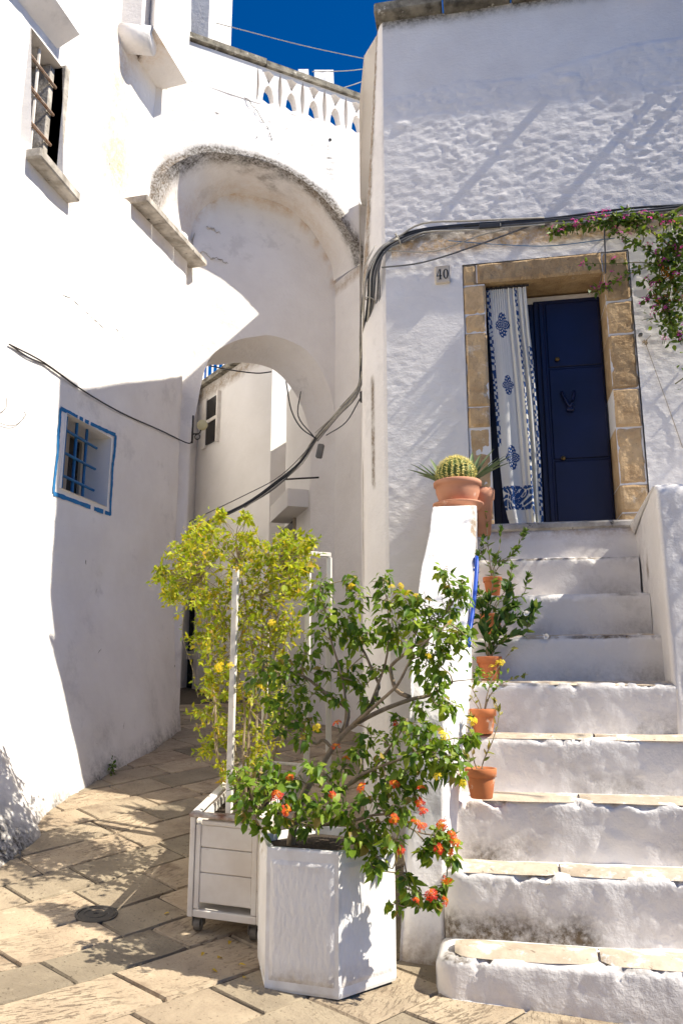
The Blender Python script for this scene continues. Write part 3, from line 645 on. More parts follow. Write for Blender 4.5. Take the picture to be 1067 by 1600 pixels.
# upper window
h = HW[1]; n0, n1, z0, z1, dp = h
ws2 = float(left_s(np.array(1.6), np.array(5.7)))-.10
win2 = MB().box((ws2-.34, (n0+n1)/2, (z0+z1)/2), (.02, n1-n0, z1-z0)).build('window', M['glass'], lefth)
pts, bk = reveal(h, win2, M['plaster_far'])
MB().box((ws2-.02+.0, n1+.035, (z0+z1)/2), (.16, .07, z1-z0+.05), bev=.006).build('jamb_stone', M['sill_stone'], win2)
MB().box((ws2-.14, n1-.03, (z0+z1)/2), (.2, .06, z1-z0-.02), bev=.006).build('jamb_stone', M['sill_stone'], win2)
MB().box((ws2+.07, (n0+n1)/2+.03, z0-.055), (.30, n1-n0+.16, .085), bev=.012).build('sill', M['sill_stone'], win2)
for z in (5.28, 5.52, 5.80, 6.06):
    mb = MB(); mb.tube([(ws2-.03, n0-.02, z), (ws2-.02, n1+.02, z)], .014, 6, 1); mb.build('bar', M['iron'], win2)
mb = MB(); mb.tube([(ws2-.05, n0+.2, z0), (ws2-.05, n0+.2, z1)], .014, 6, 1); mb.build('bar', M['wood_white'], win2)
mb = MB()
for i in range(1): mb.add([(ws2+.17, -1, 6.36), (ws2+.19, 1.78, 6.50), (ws2+.16, 1.78, 6.66), (ws2+.13, -1, 6.6), (ws2-.05, -1, 6.18), (ws2-.05, 1.76, 6.34), (ws2-.05, 1.78, 6.9), (ws2-.05, -1, 6.9)], [(0, 1, 2, 3), (4, 5, 1, 0), (3, 2, 6, 7), (1, 5, 6, 2), (0, 3, 7, 4)])
mb.build('ledge', M['plaster'], lefth)
MB().box((-5.2, 7.4, 4.0), (.3, 5.4, 8.0), bev=.02).build('bounce_wall', M['plaster_far'], lefth)  # unseen wall added so its sunlit face brightens the back alley
# stone string course by the arch
k = 3; y0 = 2.90
for w in (.42, .48, .50):
    sA = float(left_s(np.array(y0+w/2), np.array(5.5)))
    MB().box((sA+.03, y0+w/2, 5.73+.07*(y0-2.9)), (.26, w-.004, .07), Matrix.Rotation(-.055, 3, 'Z') @ Matrix.Rotation(.07, 3, 'X'), bev=.008).build('string_course', M['sill_stone'], lefth); y0 += w
# overhanging stone spout box high on the wall
ub = -3.22
zc0 = onX(243, 143, -3.17)[2]
pO = [on(x, y, (0, 0, zc0), (0, 0, 1)) for x, y in ((243, 143), (293, 130), (241, 44), (216, 96))]
mb = MB(); lo = [tuple(p) for p in pO]; hi = [(p[0], p[1], zc0+1.5) for p in pO]
nI = 8; Vq = []
for i in range(nI+1):
    for j in range(nI+1):
        a_, b_ = i/nI, j/nI; p = (pO[0]*(1-a_)+pO[1]*a_)*(1-b_)+(pO[3]*(1-a_)+pO[2]*a_)*b_; Vq.append(p+np.array([0, 0, .05*math.sin(math.pi*a_)*math.sin(math.pi*b_)]))
Vq = np.array(Vq); Fq = [(i*(nI+1)+j, i*(nI+1)+j+1, (i+1)*(nI+1)+j+1, (i+1)*(nI+1)+j) for i in range(nI) for j in range(nI)]
stq = np.zeros(len(Vq)); ocq = np.clip(.25+fbm(Vq, 3, 3), 0, .8)
for i in range(nI+1):
    stq[i*(nI+1)+nI] = .5
link('overhang', mesh('overhang', Vq, Fq, True, {'stain': stq, 'ochre': ocq}), lefth, M['plaster'])
mb.add(lo+hi, [(1, 2, 6, 5), (2, 3, 7, 6)]); mb.build('overhang', M['plaster'], lefth)
c_ = onX(226, 62, -2.98); mb = MB(); mb.tube([c_+np.array([-.22, -.03, .03]), c_+np.array([.08, .02, -.01])], .13, 18, 1); mb.build('stone_drum', M['plaster'], lefth, True)
MB().box((c_[0]-.10, c_[1]+.02, c_[2]+1.0), (.26, .26, 1.9), bev=.02).build('pilaster', M['plaster'], lefth)
mb = MB(); mb.box((ub+.05, 2.0, 8.55), (.22, .10, .07), Matrix.Rotation(.3, 3, 'Y')); mb.build('spout', M['lichen'], lefth)
# rising block behind the terrace
mb = MB(); xr_ = onY(362, 40, 6.2)[0]; mb.box((xr_-2.5, 5.75, 11.05), (5.0, .9, 8.0)); mb.build('rear_wall', M['plaster'], lefth)

# ------------------------------------------------------------------ arch wall over the alley
AA = math.radians(54); AD = np.array([math.sin(AA), math.cos(AA), 0]); AN = np.array([math.cos(AA), -math.sin(AA), 0]); A0 = np.array([-3.15, 3.4, 0])
def ap(u, z, off=0): return A0+AD*u-AN*off+np.array([0, 0, z])
arch = thing('arch', (-2.2, 4.1, gz(-2.2, 4.1)), 'tall white arch bridging the alley, a lower arch within it and a terrace on top', 'arch')
def resample(pts, n):
    pts = np.array(pts, float)
    E = np.vstack([2*pts[0]-pts[1], pts, 2*pts[-1]-pts[-2]]); out = []
    for i in range(len(pts)-1):
        p0, p1, p2, p3 = E[i:i+4]
        for t in np.linspace(0, 1, 12, endpoint=False): out.append(.5*(2*p1+(p2-p0)*t+(2*p0-5*p1+4*p2-p3)*t*t+(3*p1-p0-3*p2+p3)*t**3))
    out.append(pts[-1]); out = np.array(out); d = np.concatenate([[0], np.cumsum(np.linalg.norm(np.diff(out, axis=0), axis=1))]); t = np.linspace(0, d[-1], n)
    return np.stack([np.interp(t, d, out[:, 0]), np.interp(t, d, out[:, 1])], -1)
big = resample([(.05, 5.45), (.04, 5.85), (.06, 6.16), (.18, 6.46), (.43, 6.70), (.67, 6.82), (1.14, 6.885), (1.55, 6.84), (1.91, 6.67), (2.15, 6.45), (2.35, 6.16), (2.43, 5.95)], 72)
bigb = resample([(.60, 5.45), (.60, 5.9), (.62, 6.24), (.68, 6.46), (.83, 6.66), (1.01, 6.80), (1.21, 6.88), (1.69, 6.87), (1.92, 6.76), (2.11, 6.60), (2.33, 6.27), (2.38, 6.03)], 72)
low = resample([(.71, 3.92), (.75, 4.09), (.79, 4.38), (.84, 4.63), (.93, 4.82), (1.17, 5.01), (1.41, 5.11), (1.62, 5.16), (1.92, 5.11), (2.12, 4.98), (2.31, 4.69), (2.39, 4.38), (2.43, 4.0)], 60)
lowb = resample([(.70, 4.0), (.74, 4.27), (.80, 4.58), (.95, 4.81), (1.12, 4.87), (1.28, 4.92), (1.47, 4.95), (1.64, 4.95), (1.80, 4.91), (1.97, 4.77), (2.13, 4.55), (2.24, 4.25), (2.29, 3.95)], 60)
OFF1, OFF2 = .65, 1.05
def face(curve, outer, off, name, rings=14, stain_w=None, flip=False, extra=None):
    A = np.zeros((len(curve), rings, 3)); R_ = np.linspace(0, 1, rings)**1.6
    for i in range(len(curve)):
        for j, t in enumerate(R_):
            u = curve[i, 0]*(1-t)+outer[i][0]*t; z = curve[i, 1]*(1-t)+outer[i][1]*t; A[i, j] = ap(u, z, off)
    q = A.reshape(-1, 3); d = (fbm(q, 2.0, 4)*.016+fbm(q+3, 10, 3)*.005).reshape(A.shape[:2])*(1-.8*(R_ == 0))
    A += AN*d[..., None]
    dist = np.array([[np.hypot(curve[i, 0]-(curve[i, 0]*(1-t)+outer[i][0]*t), curve[i, 1]-(curve[i, 1]*(1-t)+outer[i][1]*t)) for t in R_] for i in range(len(curve))])
    st = np.zeros(dist.shape) if stain_w is None else stain_w[:, None]*np.exp(-(dist/.075)**2)*1.15
    V, F = grid(A); st = st.ravel(); oc = st*.05
    if extra is not None: e = extra(V); st = st+e[0]; oc = oc+e[1]
    return link(name, mesh(name, V, F if not flip else F[:, ::-1], True, {'stain': st, 'ochre': oc}), arch, M['plaster'])
def outer_rect(curve, u0, u1, zt):
    out = []
    for i, (u, z) in enumerate(curve):
        t = i/(len(curve)-1)
        if t < .22: out.append((u0, z+(zt-z)*max(0, (t-.0)/.22)))
        elif t < .78: s = (t-.22)/.56; out.append((u0+(u1-u0)*s, zt))
        else: out.append((u1, zt+(z-zt)*((t-.78)/.22)))
    return out
TZ = 7.60
tcur = np.linspace(0, 1, 72)
sw = np.interp(tcur, [0, .1, .2, .35, .5, .62, .75, .9, 1], [0, .3, 1.3, 1.2, .9, .9, 1.2, 1.4, 1.3])
uc = lambda V: (V-A0) @ AD
def drip(V):
    u = uc(V); z = V[:, 2]
    return .6*np.exp(-((u-2.03)/.03)**2)*np.clip((7.40-z)/.1, 0, 1)*np.clip((z-6.62)/.4, 0, 1), .18*np.clip(fbm(V, 1.3, 3)*1.4, 0, 1)*(u < 1)
face(big, outer_rect(big, -.9, 3.3, TZ), 0, 'wall', 22, sw, False, drip)
# lower legs of the front plane
mb = MB()
# soffit of the big arch
A = np.zeros((72, 16, 3))
for j, t in enumerate(np.linspace(0, 1, 16)):
    for i in range(72): u = big[i, 0]*(1-t)+bigb[i, 0]*t; z = big[i, 1]*(1-t)+bigb[i, 1]*t; A[i, j] = ap(u, z, OFF1*t)
q = A.reshape(-1, 3); A[..., 2] += (fbm(q, 4, 4)*.014).reshape(A.shape[:2])*np.linspace(0, 1, 16)
tj = np.tile(np.linspace(0, 1, 16), 72); ti = np.repeat(tcur, 16)
st = np.exp(-(tj/.20)**2)*np.interp(ti, tcur, sw)*.95+.75*np.exp(-((tj-.45)/.3)**2)*np.exp(-((ti-.58)/.09)**2)*np.clip(.3+fbm(q, 5, 3)*1.6, 0, 1)
oc = np.clip(.30+.55*np.exp(-((tj-.85)/.25)**2)+fbm(q, 3, 3)*.7, 0, 1)*np.clip(ti*8, 0, 1)*np.clip((1-ti)*5, 0, 1)
V, F = grid(A); link('soffit', mesh('soffit', V, F, True, {'stain': st, 'ochre': oc*.26}), arch, M['plaster'])
# back wall of the recess with the lower arch
def backx(V):
    u = (V-A0+AN*OFF1) @ AD; z = V[:, 2]
    s = 0*z
    zb = np.interp(u, bigb[:, 0], bigb[:, 1]); return s, .6*np.exp(-((zb-z)/.06)**2)
face(low, outer_rect(low, .2, 2.75, 7.0), OFF1, 'recess_wall', 20, None, False, backx)
A = np.zeros((60, 12, 3))
for j, t in enumerate(np.linspace(0, 1, 12)):
    for i in range(60): u = low[i, 0]*(1-t)+lowb[i, 0]*t; z = low[i, 1]*(1-t)+lowb[i, 1]*t; A[i, j] = ap(u, z, OFF1+(OFF2-OFF1)*t)
q = A.reshape(-1, 3); A[..., 2] += (fbm(q, 3, 3)*.008).reshape(A.shape[:2]); V, F = grid(A); link('soffit', mesh('soffit', V, F, True, {'stain': np.zeros(len(V)), 'ochre': np.zeros(len(V))+.05}), arch, M['plaster'])
face(lowb, outer_rect(lowb, .2, 2.75, 7.0), OFF2, 'rear_face', 8, None, True)
A = np.zeros((16, 60, 3))
for i in range(16):
    for j in range(60):
        z = .2+(3.93-.2)*j/59; A[i, j] = ap(.2+.51*i/11, z, OFF1) if i < 12 else ap(.71-.01*(i-11)/4, z, OFF1+(OFF2-OFF1)*(i-11)/4)
q = A.reshape(-1, 3); A += AN*(fbm(q, 2, 3)*.01).reshape(16, 60)[..., None]; V, F = grid(A); link('jamb', mesh('jamb', V, F, True, {'stain': np.zeros(len(V)), 'ochre': np.zeros(len(V))}), arch, M['plaster'])
# right pier with its slanting impost
def slab(uz_front, off_front, uz_back, off_back, name):
    pass
mb = MB()
nz_ = 60
A = np.zeros((14, nz_, 3))
line = []
for t in np.linspace(0, 1, 8): line.append((lambda z, t=t: ap(2.425-.05*t+.0*z, z, OFF1*t*.98)))
zz_ = np.linspace(.2, 6.0, nz_)
A = np.zeros((8+6, nz_, 3))
for i, t in enumerate(np.linspace(0, 1, 8)):
    for j, z in enumerate(zz_): A[7-i, j] = ap(2.46-.06*t, min(z, 5.97+.06*t), OFF1*t)
for i, u in enumerate(np.linspace(2.50, 3.3, 6)):
    for j, z in enumerate(zz_): A[8+i, j] = ap(u, z, -.004)
q = A.reshape(-1, 3); A += AN*(fbm(q, 2.5, 3)*.012).reshape(14, nz_)[..., None]
V, F = grid(A); st = .5*np.exp(-((V[:, 2]-5.93)/.05)**2); link('pier', mesh('pier', V, F, True, {'stain': st, 'ochre': st}), arch, M['plaster'])
# jamb under the lower arch on the right, running back
A = np.zeros((10, 50, 3))
for i, t in enumerate(np.linspace(0, 1, 10)):
    for j, z in enumerate(np.linspace(.2, 1, 50)):
        zt_ = 4.0*(1-t)+3.93*t; A[i, j] = ap(2.43-.16*t, .2+(zt_-.2)*j/49, OFF1+(OFF2-OFF1)*t)
q = A.reshape(-1, 3); A += AD*(fbm(q, 2.5, 3)*.01).reshape(10, 50)[..., None]
V, F = grid(A[::-1]); link('jamb', mesh('jamb', V, F, True, {'stain': np.zeros(len(V)), 'ochre': np.zeros(len(V))}), arch, M['plaster'])
A = np.zeros((10, 50, 3))
for i, u in enumerate(np.linspace(2.40, 2.80, 10)):
    for j, z in enumerate(np.linspace(.2, 4.35, 50)): A[i, j] = ap(u+.03, z, OFF1-.002)
V, F = grid(A); stq = .7*np.exp(-((uc(V)-2.46-.38*0)/.03)**2)*np.clip((V[:, 2]-3.0)/.3, 0, 1)*(V[:, 2] < 3.95); link('pier', mesh('pier', V, F, True, {'stain': stq, 'ochre': stq}), arch, M['plaster'])
mb = MB(); mb.add([ap(2.29, -.2, OFF2+.003), ap(3.6, -.2, OFF2+.003), ap(3.6, 7.4, OFF2+.003), ap(2.29, 7.4, OFF2+.003)], [(3, 2, 1, 0)]); mb.add([ap(2.43, 3.9, OFF1+.01), ap(2.29, 3.9, OFF2), ap(2.29, 5.6, OFF2), ap(2.43, 5.6, OFF1+.01)], [(0, 1, 2, 3)]); mb.build('rear_pier', M['plaster_far'], arch)
# terrace floor behind, over the vault
mb = MB(); mb.add([ap(-.9, 7.02, .02), ap(3.2, 7.02, .02), ap(3.2, 7.02, OFF2+.3), ap(-.9, 7.02, OFF2+.3)], [(0, 1, 2, 3)]); mb.build('terrace_floor', M['plaster_far'], arch)
# balustrade on top
bal = thing('balustrade', ap(1.2, TZ), 'white pierced balustrade with crossed arcs along the terrace above the arch', 'balustrade')
RB = Matrix(((AD[0], 0, -AN[0], 0), (AD[1], 0, -AN[1], 0), (0, 1, 0, 0), (0, 0, 0, 1)))   # local x along, y up, z into the wall
RB = Matrix.Translation(Vector(A0)) @ RB
u0, w, zb, zt_ = 1.125, .278, TZ+.0, 8.09
mb = MB(); mb.prism([(-.9, TZ), (u0, TZ), (u0, zt_), (-.9, zt_)], RB, .13); mb.build('parapet_panel', M['plaster'], bal)
mb = MB(); mb.prism([(u0+5*w, TZ), (3.3, TZ), (3.3, zt_), (u0+5*w, zt_)], RB, .13); mb.build('parapet_panel', M['plaster'], bal)
H = zt_-zb
for k in range(5):
    for sgn in (1, -1):
        xc_ = u0+w*(k+.5); tv = np.linspace(0, 1, 17)
        xo = np.interp(tv, [0, .04, .2, .5, .8, .96, 1], [.5, .5, .435, .40, .435, .5, .5]); xi = np.where(tv < .57, .25*np.sqrt(np.clip(1-(tv/.56)**2, 0, 1)), .27*np.clip((tv-.60)/.32, 0, 1)); xi = np.where((tv < .10) | (tv > .93), .0, xi)
        outer = [(xc_-sgn*w*a, zb+H*t) for a, t in zip(xo, tv)]; inner = [(xc_-sgn*w*a, zb+H*t) for a, t in zip(xi, tv)]
        mb = MB(); 
        n_ = len(outer)
        for i in range(n_-1):
            qd = [outer[i], outer[i+1], inner[i+1], inner[i]]
            if sgn < 0: qd = qd[::-1]
            mb.prism(qd[::-1], RB, .12)
        mb.build('baluster', M['plaster'], bal)
for a, b, dz in ((-.9, 1.22, .02), (1.225, 3.3, 0)):
    mb = MB(); mb.prism([(a, zt_+dz), (b, zt_+dz), (b, zt_+.07+dz), (a, zt_+.07+dz)], Matrix.Translation(Vector(AN)*.04) @ RB, .24); mb.build('rail_cap', M['lichen'], bal)
# drain hole
mb = MB(); mb.tube([ap(2.03, 7.42, -.01), ap(2.03, 7.42, .06)], .018, 10, 1); mb.build('drain_hole', M['dark'], arch)
# washing lines and cloths
wl = thing('washing_line', ap(1.5, 8.6, .9), 'thin washing lines strung across the terrace under the blue sky', 'washing line')
for a, b in (((338, 36), (600, 98)), ((488, 112), (600, 103)), ((528, 140), (605, 108))):
    p0 = on(*a, ap(0, 0, .8), AN); p1 = on(*b, ap(0, 0, .8), AN); mid = (p0+p1)/2-np.array([0, 0, .03]); mb = MB(); mb.tube([p0, mid, p1], .006, 5, 5); mb.build('line', M['cable_light'], wl)
for (xa, xb, yt, yb, lab, sag) in ((478, 501, 108, 126, 'white cloth half hidden behind the rail, left of the two hung to dry', 0), (491, 521, 109, 136, 'white cloth pegged on the washing line, right of the two on the terrace', 1)):
    if sag == 0: xa, xb = 466, 482
    A = np.zeros((10, 8, 3))
    for i, t in enumerate(np.linspace(0, 1, 10)):
        for j, s in enumerate(np.linspace(0, 1, 8)):
            P_ = on(xa+(xb-xa)*t+2*s*t, yt+(yb-yt)*s+1.5*math.sin(t*9)*s, ap(0, 0, .8), AN); A[i, j] = P_+AN*.02*math.sin(t*11+s)*s
    V, F = grid(A); cl = link('cloth', mesh('cloth', V, F, True), None, M['cloth']); tag(cl, lab, 'cloth', 'cloths on the washing line')

# ------------------------------------------------------------------ behind the arch
backb = thing('back_building', (-3.3, 8.2, gz(-3.3, 8.2)), 'white house seen through the lower arch with a narrow window and railed roof', 'house')
BD = np.array([-.72, .694, 0]); B0 = np.array([-3.12, 8.0, 0]); BN = np.array([-.694, -.72, 0])
def onB(x, y): return on(x, y, B0, BN)
def bu(P): return float(np.dot(P-B0, BD))
zr = onB(355, 572)[2]-.10
xs = np.linspace(0, 6, 30); zz = np.linspace(.3, zr, 40); A = np.zeros((30, 40, 3))
for i, u in enumerate(xs): A[i, :, :] = B0+BD*u; A[i, :, 2] = zz
q = A.reshape(-1, 3); A -= BN*(fbm(q, 1.5, 3)*-.02).reshape(30, 40)[..., None]
V, F = grid(A[::-1]); st = .8*np.exp(-((V[:, 2]-zr+.1)/.10)**2)*np.clip((V @ np.array([1, 0, 0])*0+1), 0, 1); link('wall', mesh('wall', V, F, True, {'stain': st, 'ochre': st*.5}), backb, M['plaster_far'])
mb = MB(); e2 = np.array([.72, .694, 0]); 
mb.add([B0, B0+np.array([0, 0, zr]), B0+e2*5+np.array([0, 0, zr]), B0+e2*5], [(3, 2, 1, 0)])
mb.add([B0+np.array([0, 0, zr]), B0+BD*6+np.array([0, 0, zr]), B0+BD*6+e2*5+np.array([0, 0, zr]), B0+e2*5+np.array([0, 0, zr])], [(0, 1, 2, 3)]); mb.build('side_wall', M['plaster_far'], backb)
mb = MB()
mb.add([B0+BD*u+BN*b+np.array([0, 0, zr+z]) for u in (-.1, 6) for b, z in ((.10, -.02), (.10, .07), (-.1, .07), (-.1, -.02))], [(0, 1, 2, 3), (7, 6, 5, 4), (0, 4, 5, 1), (1, 5, 6, 2), (3, 7, 4, 0)]); mb.build('coping', M['lichen'], backb)
rl = []
for k in range(12):
    P_ = B0+BD*(1.6+k*.22)-BN*.05+np.array([0, 0, zr+.07]); mb = MB(); mb.tube([P_, P_+np.array([0, 0, 1.0])], .018, 6, 1); mb.build('railing_bar', M['wood_white'], backb)
mb = MB(); mb.tube([B0+BD*1.5-BN*.05+np.array([0, 0, zr+1.05]), B0+BD*4.2-BN*.05+np.array([0, 0, zr+1.05])], .022, 6, 1); mb.build('railing_rail', M['wood_white'], backb)
# its window
wa, wb = onB(326, 627), onB(341, 684); ua, ub_ = bu(wa), bu(wb)
w0, w1 = min(ua, ub_), max(ua, ub_); z1_, z0_ = wa[2], wb[2]-.03
def bbox(u0, u1, z0, z1, o0, o1):
    mb = MB(); Vs = [B0+BD*u+BN*o+np.array([0, 0, z]) for z in (z0, z1) for (u, o) in ((u0, o0), (u1, o0), (u1, o1), (u0, o1))]
    mb.add(Vs, [(3, 2, 1, 0), (4, 5, 6, 7), (0, 1, 5, 4), (1, 2, 6, 5), (2, 3, 7, 6), (3, 0, 4, 7)]); return mb
bw = bbox(w0, w1, z0_, z1_, -.05, .03).build('window', M['glass'], backb)
bbox(w0-.05, w0, z0_-.05, z1_+.05, -.05, .06).build('frame', M['wood_white'], bw); bbox(w1, w1+.16, z0_-.05, z1_+.05, -.05, .045).build('frame', M['wood_white'], bw)
zm = (z0_+z1_)/2; bbox(w0+.001, w1-.001, zm-.03, zm+.03, -.04, .05).build('frame', M['wood_white'], bw)
# glazed door at its foot
da, db = onB(281, 940), onB(304, 1085); g1, g0 = bu(da), bu(db); gz0 = db[2]
gd = bbox(g0, g1, gz0+.02, da[2]+.25, -.03, .02).build('door', M['glass'], backb)
zmid = onB(295, 1024)[2]
bbox(g0-.02, g1+.02, zmid-.07, zmid+.07, -.02, .05).build('rail', M['wood_white'], gd); bbox(g0-.14, g0-.001, gz0-.1, da[2]+.3, -.02, .05).build('stile', M['wood_white'], gd); bbox(g0-.6, g1+.02, gz0-.25, gz0+.05, -.02, .06).build('rail', M['wood_white'], gd)
bbox(-.1, 6, .4, gz0-.12, 0, .35).build('doorstep', M['sill_stone'], backb)
# building in the middle gap and sunlit one beyond
mid = thing('gap_building', (-2.9, 9.6, gz(-2.9, 9.6)), 'narrow white house wall in shade between the alley walls beyond the arch', 'house')
a, b = onY(420, 620, 9.6), onY(455, 590, 9.4)
zq = onY(432, 618, 9.6)[2]
mb = MB(); mb.add([(a[0]-.6, 9.9, .3), (b[0]+.8, 9.2, .3), (b[0]+.8, 9.2, zq+.45), (a[0]-.6, 9.9, zq-.1), (a[0]-.6, 12, zq), (b[0]+.8, 12, zq+.4)], [(0, 1, 2, 3), (3, 2, 5, 4)]); mb.build('wall', M['plaster_far'], mid)
litb = thing('sunlit_building', (-3.5, 15, gz(-3.5, 15)), 'sunlit white house far behind the alley, a bright sliver under the lower arch', 'house')
mb = MB(); mb.box((-3.6, 16, 6.0), (3.2, 2.0, 13.5), Matrix.Rotation(.7, 3, 'Z')); mb.build('wall', M['plaster_far'], litb)
# right wall of the alley beyond the arch
ra = thing('alley_building', (-2.2, 6.8, gz(-2.2, 6.8)), 'white alley house beyond the arch with a small canopy over a dark window', 'house')
r0 = ap(2.335, 0, OFF2+.01); r1 = onY(445, 800, 7.1)*np.array([1, 1, 0]); r2 = r1+np.array([.1, 2.2, 0])
pp = [r0, r0*.66+r1*.34+np.array([.0, 0, 0]), r0*.33+r1*.67, r1, r2]; A = []
for i in range(4):
    for t in np.linspace(0, 1, 10, endpoint=(i == 3)): A.append(pp[i]*(1-t)+pp[i+1]*t)
A = np.array(A); zz = np.linspace(.2, 7.0, 60); G = np.repeat(A[:, None, :], 60, 1); G[..., 2] = zz[None, :]*(5.3/7.0)
q = G.reshape(-1, 3); G[..., 0] += (fbm(q, 1.6, 3)*.02).reshape(G.shape[:2])
V, F = grid(G[::-1]); link('wall', mesh('wall', V, F, True, {'stain': np.zeros(len(V)), 'ochre': np.zeros(len(V))}), ra, M['plaster_far'])
RNrm = np.array([-(r1-r0)[1], (r1-r0)[0], 0]); RNrm /= np.linalg.norm(RNrm)
if RNrm[0] > 0: RNrm = -RNrm
RDv = (r1-r0)/np.linalg.norm(r1-r0)
def onR(x, y): return on(x, y, r0, RNrm)
def rbox(P0, P1, z0, z1, o0, o1):
    mb = MB(); u0, u1 = np.dot(P0-r0, RDv), np.dot(P1-r0, RDv)
    Vs = [r0+RDv*u+RNrm*o+np.array([0, 0, z]) for z in (z0, z1) for (u, o) in ((u0, o0), (u1, o0), (u1, o1), (u0, o1))]
    return mb.add(Vs, [(3, 2, 1, 0), (4, 5, 6, 7), (0, 1, 5, 4), (1, 2, 6, 5), (2, 3, 7, 6), (3, 0, 4, 7)])
Pa, Pb = onR(482, 790), onR(452, 790)
rbox(Pa, Pb, Pa[2]-.02, Pa[2]+.20, -.05, .26).build('canopy', M['plaster_far'], ra)
Pc, Pd = onR(461, 812), onR(441, 812); zl = onR(450, 900)[2]
aw = rbox(Pc, Pd, zl-.3, Pc[2]+.0, -.03, .015).build('window', M['glass'], ra); rbox(Pc-RDv*.06, Pc, zl-.3, Pc[2]+.06, -.02, .03).build('frame', M['wood'], aw)

# ------------------------------------------------------------------ cables
cab = thing('cable_bundle', (0, 1.8, 4.35), 'bundle of grey and black electric cables looping along the house wall and over the alley', 'cables')
route = [(1090, 318, 1.80), (1067, 322, 1.80), (980, 331, 1.80), (850, 346, 1.80), (735, 352, 1.80), (662, 361, 1.80), (622, 374, 1.80), (597, 392, 1.79), (582, 425, 1.83), (578, 468, 1.92), (572, 520, 2.15), (567, 575, 2.6), (558, 612, 3.0), (530, 645, 3.8), (495, 684, 4.75), (470, 722, 4.8), (430, 757, 4.85), (380, 790, 4.8), (296, 830, 4.65)]
base = [onY(*r) for r in route]
def cable(idx, off, rad, mat, jit=.006, name='cable'):
    pts = []
    for i in idx:
        p = base[i]+np.array([0, -abs(off[0])*.4, 0]); d = base[min(i+1, len(base)-1)]-base[max(i-1, 0)]; d /= np.linalg.norm(d)
        side = np.cross(d, np.array([0, 1, 0])); side /= np.linalg.norm(side)+1e-9
        pts.append(p+side*(off[1]+rng.normal(0, jit))+np.array([0, rng.normal(0, jit*.4), 0]))
    mb = MB(); mb.tube(pts, rad, 7, 4); return mb.build(name, M[mat], cab, True)
full = range(len(base))
cable(full, (.01, .0), .012, 'cable_dark', .004); cable(full, (.02, .018), .009, 'cable', .006); cable(full, (.0, -.018), .008, 'cable_dark', .008)
cable(range(3, 18), (.02, .030), .006, 'cable_light', .008); cable(range(3, 16), (.03, -.030), .007, 'cable_light', .010)
cable(range(5, 15), (.015, .042), .006, 'cable', .010); cable(range(6, 15), (.03, .008), .008, 'cable_light', .014); cable(range(7, 14), (.02, -.042), .005, 'cable', .014)
cable(range(7, 15), (.02, -.055), .004, 'cable_light', .016); cable(range(8, 13), (.03, .056), .005, 'cable', .016)
def free(pts, rad, mat): mb = MB(); mb.tube([onY(*p) for p in pts], rad, 6, 5); mb.build('cable', M[mat], cab, True)
free([(596, 418, 1.80), (660, 410, 1.80), (740, 385, 1.80), (830, 352, 1.80)], .006, 'cable'); free([(606, 392, 1.80), (680, 392, 1.80), (760, 365, 1.80), (850, 350, 1.80)], .0045, 'cable_light')
free([(700, 376, 1.81), (780, 382, 1.81), (860, 384, 1.81), (960, 372, 1.81)], .003, 'cable_blue'); free([(860, 349, 1.80), (930, 347, 1.80), (1067, 338, 1.80)], .010, 'cable_light')
free([(945, 427, 1.80), (945, 400, 1.80), (944, 360, 1.79), (950, 349, 1.80)], .0055, 'cable')
free([(990, 349, 1.80), (1000, 360, 1.79), (1005, 372, 1.79), (1000, 385, 1.81)], .006, 'cable_light')
free([(447, 596, 5.4), (455, 640, 5.2), (470, 668, 5.0), (492, 684, 4.75)], .008, 'cable_dark'); free([(470, 612, 5.3), (466, 650, 5.1), (490, 682, 4.8)], .007, 'cable_dark')
free([(325, 571, 5.6), (360, 578, 5.5), (400, 583, 5.4), (424, 581, 5.3)], .008, 'cable_dark'); free([(296, 815, 4.6), (380, 775, 4.7), (440, 742, 4.8), (492, 690, 4.75)], .005, 'cable')
free([(563, 622, 2.9), (540, 660, 3.6), (510, 680, 4.4)], .006, 'cable_dark')
MB().box(onY(765, 354, 1.79), (.15, .035, .035), Matrix.Rotation(.03, 3, 'Y'), bev=.005).build('junction_box', M['cable_dark'], cab)
MB().box(onY(712, 356, 1.80), (.12, .02, .016), Matrix.Rotation(.05, 3, 'Y'), bev=.004).build('junction_box', M['cable'], cab)
MB().box(onY(500, 705, 4.8), (.07, .05, .16), Matrix.Rotation(.2, 3, 'Y'), bev=.01).build('junction_box', M['cable'], cab)
MB().box(onY(568, 620, 2.75), (.06, .04, .10), bev=.01).build('junction_box', M['black'], cab)
for i, ang in ((2, 0), (6, .9), (9, 1.5), (10, 1.5), (12, 1.0), (13, .8)):
    p = base[i]; d = base[i+1]-base[i-1]; d /= np.linalg.norm(d); s = np.cross(d, [0, 1, 0]); mb = MB()
    mb.tube([p+.05*(math.cos(a)*s+math.sin(a)*np.array([0, .7, 0])) for a in np.linspace(0, 6.28, 11)], .0045, 5, 1); mb.build('cable_tie', M['cable_light'], cab)
mb = MB(); mb.tube([onY(444, 749, 4.95), onY(498, 746, 4.80)], .010, 6, 1); mb.build('bracket', M['black'], cab)
mb = MB(); mb.tube([onY(327, 826, 4.7), onY(328, 858, 4.7)], .008, 6, 1); mb.build('bracket', M['black'], cab)

